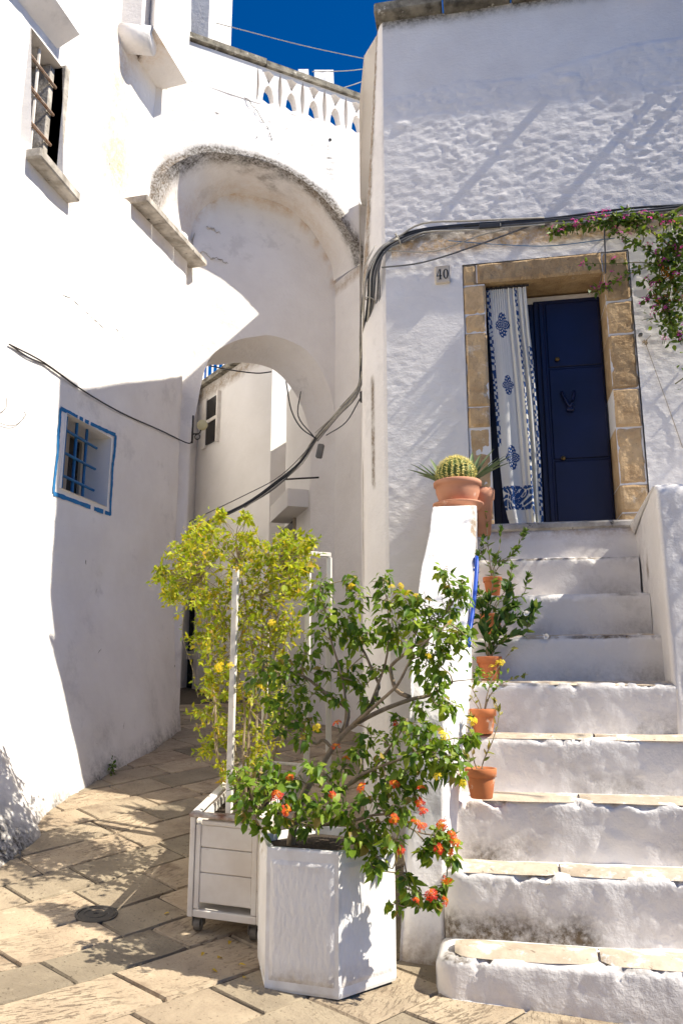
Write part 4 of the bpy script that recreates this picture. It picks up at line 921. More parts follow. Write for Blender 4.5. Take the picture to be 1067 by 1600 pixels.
# ------------------------------------------------------------------ lamp and wires on the left wall
lamp = thing('wall_lamp', onY(300, 680, 4.15), 'round cream wall lamp on a scrolled black bracket at the corner of the left house', 'lamp')
bpos = onY(301, 678, 4.12); lp = onY(316, 664, 4.12)
mb = MB(); mb.tube([bpos+np.array([-.0, 0, .20]), bpos+np.array([0, 0, -.10])], .010, 6, 1); mb.tube([bpos, bpos+np.array([.07, 0, .0]), lp+np.array([-.01, 0, -.05])], .008, 6, 3)
sc_ = bpos+np.array([.055, 0, -.035]); mb.tube([sc_+np.array([.028*math.cos(a), 0, .028*math.sin(a)]) for a in np.linspace(1.4, 7.2, 14)], .006, 5, 1); mb.build('bracket', M['black'], lamp, True)
mb = MB(); mb.lathe([(.001, .02), (.045, .018), (.056, .008), (.058, -.012), (.05, -.02), (.001, -.02)], n=24); Rl = Matrix.Rotation(math.pi/2, 3, 'X'); mb.v = [tuple(np.array(Rl @ Vector(v))+lp) for v in mb.v]; mb.build('lamp_disc', M['lampglass'], lamp, True)
def lw(x, y, o=.015):
    s = -3.1
    for _ in range(4): P_ = onX(x, y, s); s = ls(P_[1], P_[2])+o
    return onX(x, y, s)
wires = thing('wall_wire', lw(150, 610), 'thin dark wire sagging across the left wall to the round lamp', 'wire')
mb = MB(); mb.tube([lw(15, 538), lw(70, 567), lw(130, 610), lw(190, 645), lw(250, 672), lw(292, 692), bpos+np.array([0, 0, -.08])], .0065, 5, 5); mb.build('wire', M['black'], wires)
mb = MB(); mb.tube([lw(15, 538), lw(45, 558), lw(75, 572), lw(120, 604)], .0045, 5, 4); mb.build('wire', M['black'], wires)
ww = thing('wire_loop', lw(20, 660), 'loose thin wire curling on the left wall at the picture edge', 'wire'); mb = MB(); mb.tube([lw(-30, 640), lw(3, 662), lw(25, 664), lw(40, 650), lw(38, 643)], .0022, 5, 4); mb.tube([lw(-20, 655), lw(8, 640), lw(11, 622)], .002, 5, 4); mb.build('wire', M['black'], ww)
crk = MB()
for pl_ in ([(97, 459), (112, 468), (122, 478), (138, 490), (152, 503), (163, 512), (178, 511), (190, 525), (200, 540)], [(107, 312), (111, 322), (114, 336)], [(262, 468), (266, 478)]):
    pts_ = [lw(x+random.uniform(-1.5, 1.5), y+random.uniform(-2, 2), -.001) for x, y in pl_]; q_ = []
    for i_ in range(len(pts_)-1):
        for t_ in (0, .25, .5, .75): q_.append(pts_[i_]*(1-t_)+pts_[i_+1]*t_+rng.normal(0, .006, 3)*np.array([.1, 1, 1]))
    q_.append(pts_[-1]); crk.tube(q_, [.0008]+[float(v) for v in rng.uniform(.0006, .0042, len(q_)-2)]+[.0008], 4, 1)
crk.build('crack', M['ink'], lefth)['kind'] = 'stuff'
def wig(pts, k=5, a=.012):
    out = []
    for i in range(len(pts)-1):
        for j in range(k): t = j/k; out.append(pts[i]*(1-t)+pts[i+1]*t+rng.normal(0, a, 3)*np.array([.2, 1, 1]))
    return out+[pts[-1]]
crk = MB()
for pl_ in ([(303, 398), (318, 394), (330, 402), (345, 406), (357, 412)], [(305, 362), (300, 380), (304, 396)], [(322, 352), (334, 358), (345, 366)]):
    p_ = wig([on(x, y, ap(0, 0, OFF1-.012), AN) for x, y in pl_]); crk.tube(p_, [.002]+[float(v) for v in rng.uniform(.004, .014, len(p_)-2)]+[.002], 4, 1)
crk.build('crack', M['sill_stone'], arch)['kind'] = 'stuff'
crk = MB()
for pl_ in ([(380, 150), (398, 168), (408, 185), (420, 205), (426, 220)], [(404, 210), (400, 222)]):
    p_ = wig([on(x, y, ap(0, 0, -.004), AN) for x, y in pl_]); crk.tube(p_, [.001]+[float(v) for v in rng.uniform(.002, .005, len(p_)-2)]+[.001], 4, 1)
crk.build('crack', M['ink'], arch)['kind'] = 'stuff'
crk = MB()
def fleck(P_, du, dz, L_, w_):
    a = rng.uniform(-1.2, 1.2); k = int(rng.integers(3, 6)); pts_ = []; p = np.array(P_)
    for i_ in range(k): pts_.append(p.copy()); a += rng.normal(0, .5); p = p+(du*math.cos(a)+dz*math.sin(a))*L_/k
    crk.tube(pts_, [.0005]+[float(v) for v in rng.uniform(.3, 1, k-2)*w_]+[.0005], 4, 1)
for k in range(46):
    x, y = rng.uniform(5, 285), rng.uniform(230, 1180)
    fleck(lw(x, y, -.001), np.array([0, 1., 0]), np.array([0, 0, -1.]), rng.uniform(.03, .12), rng.uniform(.002, .006))
crk.build('crack', M['sill_stone'], lefth)['kind'] = 'stuff'; crk = MB()
for k in range(22):
    u, z = rng.uniform(.05, 2.4), rng.uniform(6.95, 7.5); fleck(ap(u, z, -.004), AD, np.array([0, 0, -1.]), rng.uniform(.03, .10), rng.uniform(.002, .005))
crk.build('crack', M['sill_stone'], arch)['kind'] = 'stuff'
# ------------------------------------------------------------------ foliage tools
def leaf_template(W=.45, fold=.25, curl=.25, pointed=1.0):
    t = [0, .28, .6, 1.0]; w = [0, W/2, W/2*.88, 0]; zz = [0, .03, -.02-curl*.35, -curl]
    V = [(t[0], 0, zz[0])]
    for k in (1, 2): V += [(t[k], 0, zz[k]), (t[k], w[k], zz[k]+fold*w[k]), (t[k], -w[k], zz[k]+fold*w[k])]
    V.append((1, 0, zz[3]))
    F = [(0, 1, 2), (0, 3, 1), (1, 4, 5, 2), (1, 3, 6, 4), (4, 7, 5), (4, 6, 7)]
    return np.array(V), F
def orient(d, up):
    d = d/np.linalg.norm(d); n = up-d*np.dot(up, d)
    if np.linalg.norm(n) < 1e-4: n = np.array([1., 0, 0])-d*d[0]
    n /= np.linalg.norm(n); s = np.cross(n, d); return np.stack([d, s, n], 1)
def foliage(parent, leaves, tmpl, mat, palette, single=300, name='leaf'):
    """leaves: list of (pos, dir, up, length, colour index)"""
    tm = tmpl if isinstance(tmpl, list) else [tmpl]; TF = tm[0][1]
    leaves = sorted(leaves, key=lambda l: (np.linalg.norm(l[0]-CAM)-l[3]*6))
    meshes = []
    for c in palette:
        row = []
        for TV, _ in tm:
            me = mesh(name, TV, TF, True, {'Col': np.tile(np.array(c), (len(TV), 1))}); me.materials.append(M[mat]); row.append(me)
        meshes.append(row)
    for (p, d, up, L_, ci) in leaves[:single]:
        R_ = orient(d, up)*L_; m = Matrix([[*R_[0], p[0]], [*R_[1], p[1]], [*R_[2], p[2]], [0, 0, 0, 1]]); link(name, meshes[ci][int(rng.integers(len(tm)))], parent, None, m)
    rest = leaves[single:]
    if rest:
        nV = len(tm[0][0]); V = np.zeros((len(rest)*nV, 3)); C_ = np.zeros((len(rest)*nV, 3)); F = []
        for i, (p, d, up, L_, ci) in enumerate(rest):
            V[i*nV:(i+1)*nV] = tm[int(rng.integers(len(tm)))][0] @ (orient(d, up)*L_).T+p; C_[i*nV:(i+1)*nV] = np.clip(np.array(palette[ci])*(1+rng.normal(0, .12)), 0, 1)
            F += [tuple(i*nV+k for k in f) for f in TF]
        o = link('foliage', mesh('foliage', V, F, True, {'Col': C_}), parent, M[mat]); o['kind'] = 'stuff'
def flower_head(parent, pos, r, cols, n=16, dome=None, name='flower_head'):
    mb = MB(); C_ = []; out = np.array(dome if dome is not None else rng.normal(0, .5, 3)+np.array([.1, -.55, .75])); out = out/np.linalg.norm(out)
    t1 = np.cross(out, [.3, .9, .1]); t1 /= np.linalg.norm(t1); t2 = np.cross(out, t1)
    for k in range(n):
        rad = r*math.sqrt((k+.5)/n); w_ = k*2.4+rng.normal(0, .25); p = pos+(t1*math.cos(w_)+t2*math.sin(w_))*rad+out*(r*.55*(1-(rad/r)**2)+rng.normal(0, r*.10)); d = out+(t1*math.cos(w_)+t2*math.sin(w_))*.9*rad/r+rng.normal(0, .2, 3); d /= np.linalg.norm(d)
        R_ = orient(np.cross(d, rng.normal(0, 1, 3)), d); sz = r*rng.uniform(.24, .36); c = np.array(cols[min(len(cols)-1, int((1-rad/r)*len(cols)+rng.random()*.9))])*(1+rng.normal(0, .12))
        for m_ in range(4):                       # four small petals
            a = m_*math.pi/2; V = [p+R_ @ np.array(v)*sz for v in ((0, 0, 0), (math.cos(a-.5)*.9, math.sin(a-.5)*.9, .15), (math.cos(a)*1.15, math.sin(a)*1.15, .05), (math.cos(a+.5)*.9, math.sin(a+.5)*.9, .15))]
            mb.add(V, [(0, 1, 2, 3)]); C_ += [c]*4
    mb.tube([pos-out*r*2.2, pos], r*.09, 4, 1); C_ += [np.array([.12, .17, .04])]*(len(mb.v)-len(C_))
    me = mesh(name, mb.v, mb.f, False, {'Col': np.clip(np.array(C_), 0, 1)}); return link(name, me, parent, M['petal'])

# ------------------------------------------------------------------ white concrete planter and lantana
pc = np.array([-.645, .10]); 
planter = thing('planter', (-.64, .11, .13), 'white textured hexagonal concrete planter standing on the paving before the steps', 'planter')
d1 = np.array([1, -.15]); d1 /= np.linalg.norm(d1); v0 = np.array([-.785, -.118]); SL = .292
hexv = [v0]; ang = math.atan2(d1[1], d1[0])
for k in range(5): hexv.append(hexv[-1]+SL*np.array([math.cos(ang+k*math.pi/3), math.sin(ang+k*math.pi/3)]))
hexv = np.array(hexv); hc = hexv.mean(0)
zb = .135; zt = .632
def hx(z, s, inset=0): return [(hc[0]+(v[0]-hc[0])*s, hc[1]+(v[1]-hc[1])*s, z) for v in hexv]
mb = MB(); rings = [hx(zb, .985), hx(zb+.012, 1.0), hx(zt-.008, 1.0), hx(zt, .99), hx(zt, .90), hx(zt-.05, .885)]
V = [p for r in rings for p in r]; F = [(r*6+k, r*6+(k+1) % 6, r*6+6+(k+1) % 6, r*6+6+k) for r in range(5) for k in range(6)]
mb.add(V, F); mb.build('planter_body', M['concrete_rim'], planter)
for k in range(6):                                   # textured side panels
    a, b = hexv[k], hexv[(k+1) % 6]; nrm = np.array([(b-a)[1], -(b-a)[0]]); nrm /= np.linalg.norm(nrm)
    nx, nz = 60, 100; A = np.zeros((nx, nz, 3))
    for i, t in enumerate(np.linspace(.03, .97, nx)):
        p = a+(b-a)*t+nrm*.004; A[i, :, 0] = p[0]; A[i, :, 1] = p[1]
    A[..., 2] = np.linspace(zb+.03, zt-.035, nz)
    q = A.reshape(-1, 3); rlf = (np.abs(fbm(q*np.array([1, 1, .38]), 55, 3))**.7*.0028).reshape(nx, nz)
    bord = np.minimum(np.minimum(np.arange(nx), np.arange(nx)[::-1])[:, None]/5, np.minimum(np.arange(nz), np.arange(nz)[::-1])[None, :]/5).clip(0, 1)
    A[..., 0] += nrm[0]*(rlf*bord-(1-bord)*.006); A[..., 1] += nrm[1]*(rlf*bord-(1-bord)*.006)
    V, F = grid(A); st = .55*np.clip((zb+.12-q[:, 2])/.11, 0, 1)*np.clip(.5+fbm(q, 7, 3)*1.5, 0, 1)+.35*np.clip(fbm(q*np.array([1, 1, .25]), 14, 3)*1.6-.25, 0, 1)*np.clip((q[:, 2]-.38)/.2, 0, 1)+.75*np.clip((q[:, 2]-zt+.085)/.05, 0, 1)*np.clip(.2+fbm(q, 8, 3)*2, 0, 1)
    link('side_panel', mesh('side_panel', V, F, True, {'stain': st, 'ochre': st*0}), planter, M['concrete'])
mb = MB(); mb.add([(*v[:2], zt-.03+rng.normal(0, .006)) for v in hx(0, .89)]+[(hc[0], hc[1], zt-.01)], [(k, (k+1) % 6, 6) for k in range(6)]); mb.build('soil', M['soil'], planter)

lant = thing('lantana_shrub', (-.62, .1, zt), 'sprawling lantana shrub with orange and yellow flowers growing from the white planter', 'shrub')
def lp3(x, y, d=0.0): return onY(x, y, .06+d)
branches = [
    ([(452, 1325, 0), (458, 1300, 0), (463, 1262, .02), (478, 1230, .04), (500, 1200, .05), (517, 1172, .06), (545, 1140, .05), (590, 1113, .04), (640, 1092, .05), (672, 1088, .06), (705, 1065, .06)], .019, .006),
    ([(517, 1172, .06), (505, 1155, .09), (495, 1165, .1), (478, 1150, .1), (465, 1137, .1), (430, 1150, .12)], .008, .003),
    ([(640, 1092, .05), (618, 1078, .08), (612, 1050, .1), (614, 1038, .1), (632, 1020, .1), (655, 1000, .08), (685, 968, .05), (712, 935, .03)], .010, .004),
    ([(545, 1140, .05), (575, 1108, .1), (590, 1075, .12), (582, 1050, .14), (572, 1025, .14), (562, 1005, .14), (556, 985, .12)], .009, .004),
    ([(540, 1142, .05), (543, 1110, .1), (530, 1098, .12), (505, 1078, .12), (478, 1058, .13), (440, 1048, .15), (412, 1045, .15)], .010, .004),
    ([(555, 1130, .05), (598, 1096, -.02), (622, 1070, -.05), (640, 1030, -.06), (668, 1000, -.08), (700, 975, -.08)], .008, .003),
    ([(500, 1200, .05), (530, 1235, -.04), (560, 1215, -.08), (600, 1198, -.1), (640, 1182, -.12), (668, 1172, -.12)], .010, .003),
    ([(530, 1235, -.04), (580, 1200, -.06), (610, 1165, -.08), (630, 1140, -.08)], .008, .003),
    ([(463, 1262, .02), (440, 1270, -.08), (410, 1262, -.12), (385, 1265, -.15)], .006, .002),
    ([(478, 1290, 0), (540, 1285, -.12), (600, 1270, -.16), (650, 1300, -.17), (690, 1310, -.17)], .007, .002),
    ([(560, 1290, -.12), (620, 1320, -.18), (632, 1365, -.19), (650, 1395, -.19), (685, 1398, -.19)], .004, .0018),
    ([(517, 1172, .06), (540, 1120, .1), (535, 1060, .1), (520, 1000, .1), (510, 950, .1), (502, 915, .1)], .006, .003),
    ([(575, 1108, .1), (600, 1040, .12), (605, 990, .12), (604, 940, .12)], .006, .003)]
bp3 = []
for pts_, r0_, r1_ in branches:
    P3 = [lp3(x, y, d)+rng.normal(0, .004, 3) for x, y, d in pts_]; mb = MB(); mb.tube(P3, np.linspace(r0_, r1_, len(P3)), 7, 3); mb.build('branch', M['bark'], lant, True); bp3 += P3
clumps = [(505, 912, 14, .1), (500, 940, 22, .1), (515, 960, 24, .1), (505, 990, 22, .1), (545, 962, 24, .12), (558, 930, 18, .12), (548, 905, 10, .12), (540, 990, 22, .12), (600, 905, 13, .12), (603, 935, 20, .12), (612, 965, 22, .1), (618, 992, 20, .1), (640, 955, 22, .05), (635, 935, 14, .05), (575, 985, 16, .12), (560, 1003, 16, .14),
    (690, 893, 12, .02), (702, 912, 18, .02), (715, 938, 18, .02), (722, 920, 12, .02), (662, 945, 18, .04), (672, 968, 22, .0), (650, 982, 20, 0), (697, 985, 22, -.05), (715, 1000, 24, -.05), (685, 1010, 22, -.05), (665, 1040, 22, -.05), (688, 1042, 20, -.06), (655, 1018, 16, -.03), (725, 985, 12, -.05), (700, 955, 14, -.02),
    (550, 1040, 20, .14), (540, 1060, 16, .13), (562, 1068, 14, .13), (575, 1092, 12, .1), (592, 1045, 12, .12), (478, 1020, 18, .13), (462, 1040, 18, .13), (440, 1050, 22, .15), (418, 1038, 18, .15), (455, 1072, 22, .13), (488, 1085, 18, .12), (448, 1100, 26, .12), (478, 1122, 20, .1), (425, 1090, 18, .14), (435, 1130, 20, .12), (525, 1092, 12, .1), (505, 1050, 12, .12), (475, 1150, 16, .1), (405, 1065, 14, .15), (612, 1003, 14, .1),
    (680, 1072, 12, .03), (700, 1102, 14, .04), (688, 1095, 10, .04), (655, 1106, 10, .05), (645, 1138, 22, -.06), (662, 1150, 24, -.1), (688, 1165, 26, -.14), (702, 1182, 26, -.15), (712, 1205, 16, -.15), (672, 1185, 24, -.13), (625, 1130, 14, -.06), (610, 1155, 16, -.08), (602, 1185, 18, -.06), (735, 1152, 12, -.14), (650, 1175, 20, -.12), (690, 1200, 18, -.14), (575, 1150, 14, .04), (560, 1175, 16, .04),
    (370, 1215, 16, -.1), (385, 1245, 22, -.14), (400, 1222, 20, -.12), (420, 1195, 18, -.06), (430, 1240, 24, -.14), (385, 1275, 14, -.16), (440, 1272, 22, -.16), (470, 1250, 22, -.12), (480, 1288, 18, -.16), (510, 1260, 22, -.14), (520, 1232, 18, -.1), (545, 1272, 22, -.16), (552, 1308, 22, -.18), (580, 1250, 22, -.14), (575, 1300, 24, -.19), (612, 1230, 22, -.13), (602, 1282, 22, -.18), (628, 1262, 20, -.16), (612, 1312, 18, -.19), (642, 1240, 14, -.14), (535, 1200, 16, -.02), (590, 1212, 18, -.08), (492, 1200, 14, -.02), (590, 1340, 14, -.2), (582, 1356, 9, -.2), (410, 1295, 10, -.17), (650, 1215, 16, -.13), (630, 1212, 18, -.12), (455, 1215, 14, -.05),
    (690, 1300, 14, -.17), (680, 1325, 16, -.18), (700, 1318, 13, -.18), (663, 1330, 9, -.18), (705, 1340, 8, -.18), (640, 1390, 12, -.19), (660, 1406, 13, -.19), (682, 1402, 10, -.19), (630, 1368, 8, -.19), (618, 1412, 10, -.2), (690, 1384, 7, -.18)]
pal_l = [(.19, .31, .026), (.145, .25, .022), (.26, .38, .04), (.095, .19, .02), (.33, .42, .04), (.40, .30, .07)]
leaves = []; mb = MB()
bpa = np.array(bp3)
for (x, y, r, d) in clumps:
    c = lp3(x, y, d+rng.normal(0, .035)); R_ = r/1225*np.linalg.norm(c-CAM)
    j = np.argmin(np.linalg.norm(bpa-c, axis=1)+rng.random(len(bpa))*.03); mid_ = (bpa[j]+c)/2+rng.normal(0, .02, 3); mb.tube([bpa[j], mid_, c], [.0032, .0026, .0018], 5, 3)
    for k in range(3): e_ = c+rng.normal(0, .6, 3)*R_; mb.tube([c, (c+e_)/2+rng.normal(0, .008, 3), e_], [.0018, .0014, .001], 4, 2)
    for k in range(int(9+r*1.5)):
        dd = rng.normal(0, 1, 3); dd /= np.linalg.norm(dd); dd *= np.array([1, 1, 1]); p = c+dd*R_*rng.random()**.45*np.array([1, .9, 1])
        dr = dd*np.array([1, 1, .5])+np.array([0, 0, -.55])+rng.normal(0, .35, 3); up = np.array([.35, -.2, 1])+rng.normal(0, .45, 3)
        leaves.append((p, dr, up, rng.uniform(.020, .052), int(rng.choice(6, p=[.22, .22, .2, .16, .17, .03]))))
mb.build('twigs', M['twig'], lant)['kind'] = 'stuff'
foliage(lant, leaves, [leaf_template(.58, .35, .35), leaf_template(.66, .15, .1), leaf_template(.5, .6, .6), leaf_template(.62, .25, -.15)], 'leaf', pal_l, 300)
OR_ = [(.78, .09, .02), (.82, .15, .02), (.88, .36, .03)]; RD_ = [(.68, .035, .02), (.74, .06, .02), (.84, .22, .03)]; YL_ = [(.86, .62, .02), (.88, .70, .05)]
for (x, y, r, cs, d) in [(549, 915, 6, YL_, .08), (612, 917, 6, YL_, .06), (626, 916, 6, YL_, .05), (637, 927, 8, YL_, .02), (650, 931, 6, YL_, .02), (425, 973, 7, YL_, .15), (343, 1042, 8, YL_, .2), (408, 1076, 9, YL_, .1), (670, 1025, 6, YL_, -.1), (703, 972, 5, YL_, -.1), (694, 1150, 10, YL_, -.2), (683, 1213, 7, YL_, -.2), (723, 1224, 6, YL_, -.2), (495, 1137, 7, YL_, .04), (737, 1127, 9, YL_, -.18), (360, 1040, 6, YL_, .15),
        (527, 1130, 8, OR_, .02), (525, 1167, 8, OR_, -.02), (433, 1243, 10, RD_, -.2), (447, 1266, 9, OR_, -.22), (541, 1185, 6, OR_, -.05), (453, 1216, 7, OR_, -.1), (616, 1225, 8, OR_, -.2), (565, 1231, 9, OR_, -.2), (615, 1280, 8, OR_, -.24), (650, 1288, 11, OR_, -.22), (660, 1292, 8, OR_, -.22), (658, 1232, 8, OR_, -.2), (656, 1254, 8, RD_, -.2), (660, 1267, 8, RD_, -.2), (519, 1242, 6, RD_, -.18), (690, 1289, 9, OR_, -.22), (706, 1304, 7, OR_, -.22), (711, 1316, 8, OR_, -.22), (685, 1326, 9, RD_, -.23), (704, 1332, 6, OR_, -.22), (626, 1328, 7, RD_, -.23), (697, 1375, 9, OR_, -.22), (674, 1398, 10, RD_, -.24), (694, 1408, 8, OR_, -.23), (650, 1407, 6, RD_, -.24), (618, 1132, 6, RD_, .0)]:
    p = lp3(x, y, d-.02); flower_head(lant, p, .88*r/1225*np.linalg.norm(p-CAM), cs, 22)

# ------------------------------------------------------------------ wooden planter on casters
TH = math.radians(-4); tilt = .118
cr = thing('wheeled_planter', (-1.25, .28, .19), 'long white wooden planter box with flaking paint standing on casters beside the concrete planter', 'planter')
ex = np.array([math.cos(TH), math.sin(TH), -.045]); ey = np.array([-.075, 1, tilt]); ey /= np.linalg.norm(ey); ez = np.array([0, -.0, 1.0]); O = np.array([-1.250, .28, .265]); CW, CL, CH = .345, 1.12, .405
def cb(x0, x1, y0, y1, z0, z1, name, mat, bev=.003, parent=None):
    mb = MB(); mb.box(((x0+x1)/2, (y0+y1)/2, (z0+z1)/2), (x1-x0, y1-y0, z1-z0), bev=bev); mb.v = [tuple(O+ex*v[0]+ey*v[1]+ez*v[2]) for v in mb.v]; return mb.build(name, M[mat], parent or cr)
cb(0, CW, .02, CL, 0.004, .02, 'base_board', 'wood_white')
for z0, z1 in ((.055, .175), (.178, .278), (.281, .372)):
    cb(.052, CW-.052, .004, .018, z0, z1, 'plank', 'wood_white'); cb(.052, CW-.052, CL-.018, CL-.004, z0, z1, 'plank', 'wood_white'); cb(.004, .018, .03, CL-.03, z0, z1, 'plank', 'wood_white'); cb(CW-.018, CW-.004, .03, CL-.03, z0, z1, 'plank', 'wood_white')
for x0 in (0, CW-.025):
    for y0 in (-.004, CL-.02): cb(x0, x0+.025, y0, y0+.024, -.005, CH, 'corner_post', 'wood_white')
cb(.027, .052, .0, .016, .028, CH-.03, 'stile', 'wood_white'); cb(CW-.052, CW-.027, .0, .016, .028, CH-.03, 'stile', 'wood_white')
cb(.026, CW-.026, -.002, .02, -.004, .026, 'rail', 'wood_white'); cb(.053, CW-.053, .0, .016, .374, CH-.012, 'rail', 'wood_white')
cb(-.006, CW+.006, -.010, .034, CH, CH+.014, 'rim', 'rust'); cb(-.006, .034, .036, CL, CH, CH+.013, 'rim', 'wood_white'); cb(CW-.034, CW+.006, .036, CL, CH, CH+.013, 'rim', 'wood_white'); cb(.036, CW-.036, CL-.035, CL, CH, CH+.013, 'rim', 'wood_white')
cb(.02, CW-.02, .02, CL-.02, .30, .335, 'soil', 'soil')
for x in (.045, CW-.04):
    for y in (.045, CL-.06):
        P0 = O+ex*x+ey*y; gzz = gz(P0[0], P0[1])+.006
        mb = MB(); rw = .028; wc = np.array([P0[0], P0[1]-.01, gzz+rw]); mb.tube([wc+np.array([-.014, 0, 0]), wc+np.array([.014, 0, 0])], rw, 14, 1)
        ca = mb.build('caster', M['rubber'], cr); mb = MB(); mb.box((wc[0]-.021, wc[1]+.004, wc[2]+.016), (.006, .045, .045), bev=.002); mb.box((wc[0]+.021, wc[1]+.004, wc[2]+.016), (.006, .045, .045), bev=.002); mb.box((wc[0], wc[1]+.012, (wc[2]+rw+P0[2])/2+.004), (.05, .05, max(.012, P0[2]-wc[2]-rw+.012)), bev=.003); mb.build('fork', M['rubber'], ca)
def post(p, ztop, name='trellis_post', w=.03):
    mb = MB(); mb.box((p[0], p[1], (p[2]+ztop)/2), (w, w, ztop-p[2]), bev=.003); mb.build(name, M['wood_white'], cr)
pA = onY(361, 1255, .62); tA = onY(362, 890, .62)[2]
post((-1.185, .62, .60), tA); post((-.955, 1.28, .66), onY(487, 866, 1.28)[2]); post((-.845, 1.36, .66), onY(510, 876, 1.36)[2]+.02); post((-1.22, 1.33, .7), 1.55)
zz0 = onY(487, 866, 1.28)[2]; mb = MB(); mb.box((-.90, 1.32, zz0+.005), (.15, .03, .026), Matrix.Rotation(math.atan2(.08, .11), 3, 'Z'), bev=.003); mb.build('trellis_bar', M['wood_white'], cr)

# jasmine-like climber
jas = thing('jasmine_shrub', (-1.1, .9, .6), 'tall airy yellow green climbing shrub growing out of the wheeled wooden planter', 'shrub')
jc = [(300, 852, 26), (330, 835, 26), (285, 885, 26), (262, 900, 14), (268, 930, 10), (312, 900, 32), (350, 850, 32), (372, 880, 36), (400, 862, 24), (430, 872, 32), (460, 862, 26), (482, 848, 14), (452, 900, 32), (410, 908, 36), (360, 930, 36), (322, 942, 30), (300, 930, 20), (390, 958, 36), (432, 950, 34), (465, 925, 24), (342, 978, 32), (382, 1000, 34), (420, 992, 32), (452, 980, 20), (332, 1020, 22), (372, 1040, 32), (410, 1040, 32), (332, 1080, 16), (322, 1120, 18), (352, 1090, 24), (390, 1090, 32), (430, 1080, 26), (342, 1150, 20), (322, 1172, 14), (380, 1140, 32), (420, 1140, 26), (400, 1180, 24), (352, 1200, 14), (372, 1222, 14), (342, 806, 7), (386, 808, 6), (248, 897, 8), (310, 835, 18), (380, 840, 20), (445, 845, 18), (320, 870, 25), (290, 860, 20), (330, 985, 16), (325, 1060, 10), (275, 915, 12), (470, 880, 22), (345, 1050, 20), (315, 1000, 14)]
leaves = []; mbj = MB()
pal_j = [(.46, .50, .035), (.36, .45, .03), (.56, .55, .05), (.28, .38, .028), (.62, .50, .035), (.62, .42, .06)]
trunks = [[(395, 1250, .85), (400, 1150, .85), (392, 1050, .85), (390, 960, .85), (375, 880, .85)], [(380, 1255, .8), (365, 1150, .78), (370, 1050, .8), (345, 960, .8), (315, 900, .8)], [(410, 1250, .9), (415, 1160, .92), (430, 1050, .92), (430, 960, .95), (445, 890, .95)], [(385, 1250, .75), (345, 1190, .72), (335, 1100, .7), (330, 1030, .75), (335, 960, .78)], [(400, 1250, .8), (388, 1170, .75), (400, 1080, .8), (412, 1000, .85), (400, 930, .85)], [(378, 1250, .75), (375, 1180, .7), (382, 1100, .72), (365, 1020, .75)], [(415, 1250, .95), (425, 1190, 1.0), (440, 1120, 1.0), (438, 1050, 1.0)]]
tp = []
for t in trunks:
    P3 = [onY(x+rng.normal(0, 4), y, n) for x, y, n in t]; mb = MB(); mb.tube(P3, np.linspace(.009, .003, len(P3)), 6, 4); mb.build('stem', M['twig'], jas); tp += P3
tpa = np.array(tp)
for (x, y, r) in jc:
    for rep in range(5):
        c = onY(x+rng.normal(0, 3), y+rng.normal(0, 3), .85+rng.normal(0, .16)); R_ = r/1225*np.linalg.norm(c-CAM)
        j = np.argmin(np.linalg.norm(tpa-c, axis=1)); mbj.tube([tpa[j], (tpa[j]+c)/2+rng.normal(0, .03, 3), c], [.0025, .002, .0012], 4, 3)
        for s in range(3 + int(r/9)):
            a_ = c+rng.normal(0, .35, 3)*R_; dv = rng.normal(0, 1, 3)+np.array([0, 0, .25]); dv /= np.linalg.norm(dv); Ls = R_*rng.uniform(.7, 1.25); b_ = a_+dv*Ls-np.array([0, 0, .25*Ls]); mbj.tube([a_, (a_+b_)/2+np.array([0, 0, .015]), b_], .001, 3, 2, False)
            dens = 8 if y < 1000 else 6
            for q_ in range(dens):
                t = rng.random(); p = a_*(1-t)+b_*t; dr = dv*.6+rng.normal(0, .7, 3); leaves.append((p, dr, np.array([.2, 0, 1])+rng.normal(0, .5, 3), rng.uniform(.020, .042), int(rng.choice(6, p=[.3, .26, .16, .16, .08, .04]))))
for (xs_, n) in ((((300, 900), (285, 985), (300, 1040), (310, 1090)), .7), (((420, 880), (400, 830), (382, 806)), .8), (((330, 860), (338, 820), (343, 800)), .8), (((300, 890), (262, 898), (236, 912)), .75)):
    P3 = [onY(x, y, n) for x, y in xs_]; mbj.tube(P3, .0018, 5, 5)
    for k in range(26): 
        t = rng.random()*(len(P3)-1); i = int(t); p = P3[i]*(1-t+i)+P3[i+1]*(t-i); leaves.append((p+rng.normal(0, .008, 3), rng.normal(0, 1, 3), np.array([0, -.3, 1])+rng.normal(0, .3, 3), rng.uniform(.018, .034), int(rng.integers(4))))
mbj.build('twigs', M['twig'], jas)['kind'] = 'stuff'
foliage(jas, leaves, [leaf_template(.46, .2, .2), leaf_template(.4, .4, .4), leaf_template(.52, .1, -.1)], 'leaf_soft', pal_j, 300)
print('jasmine leaves', len(leaves))

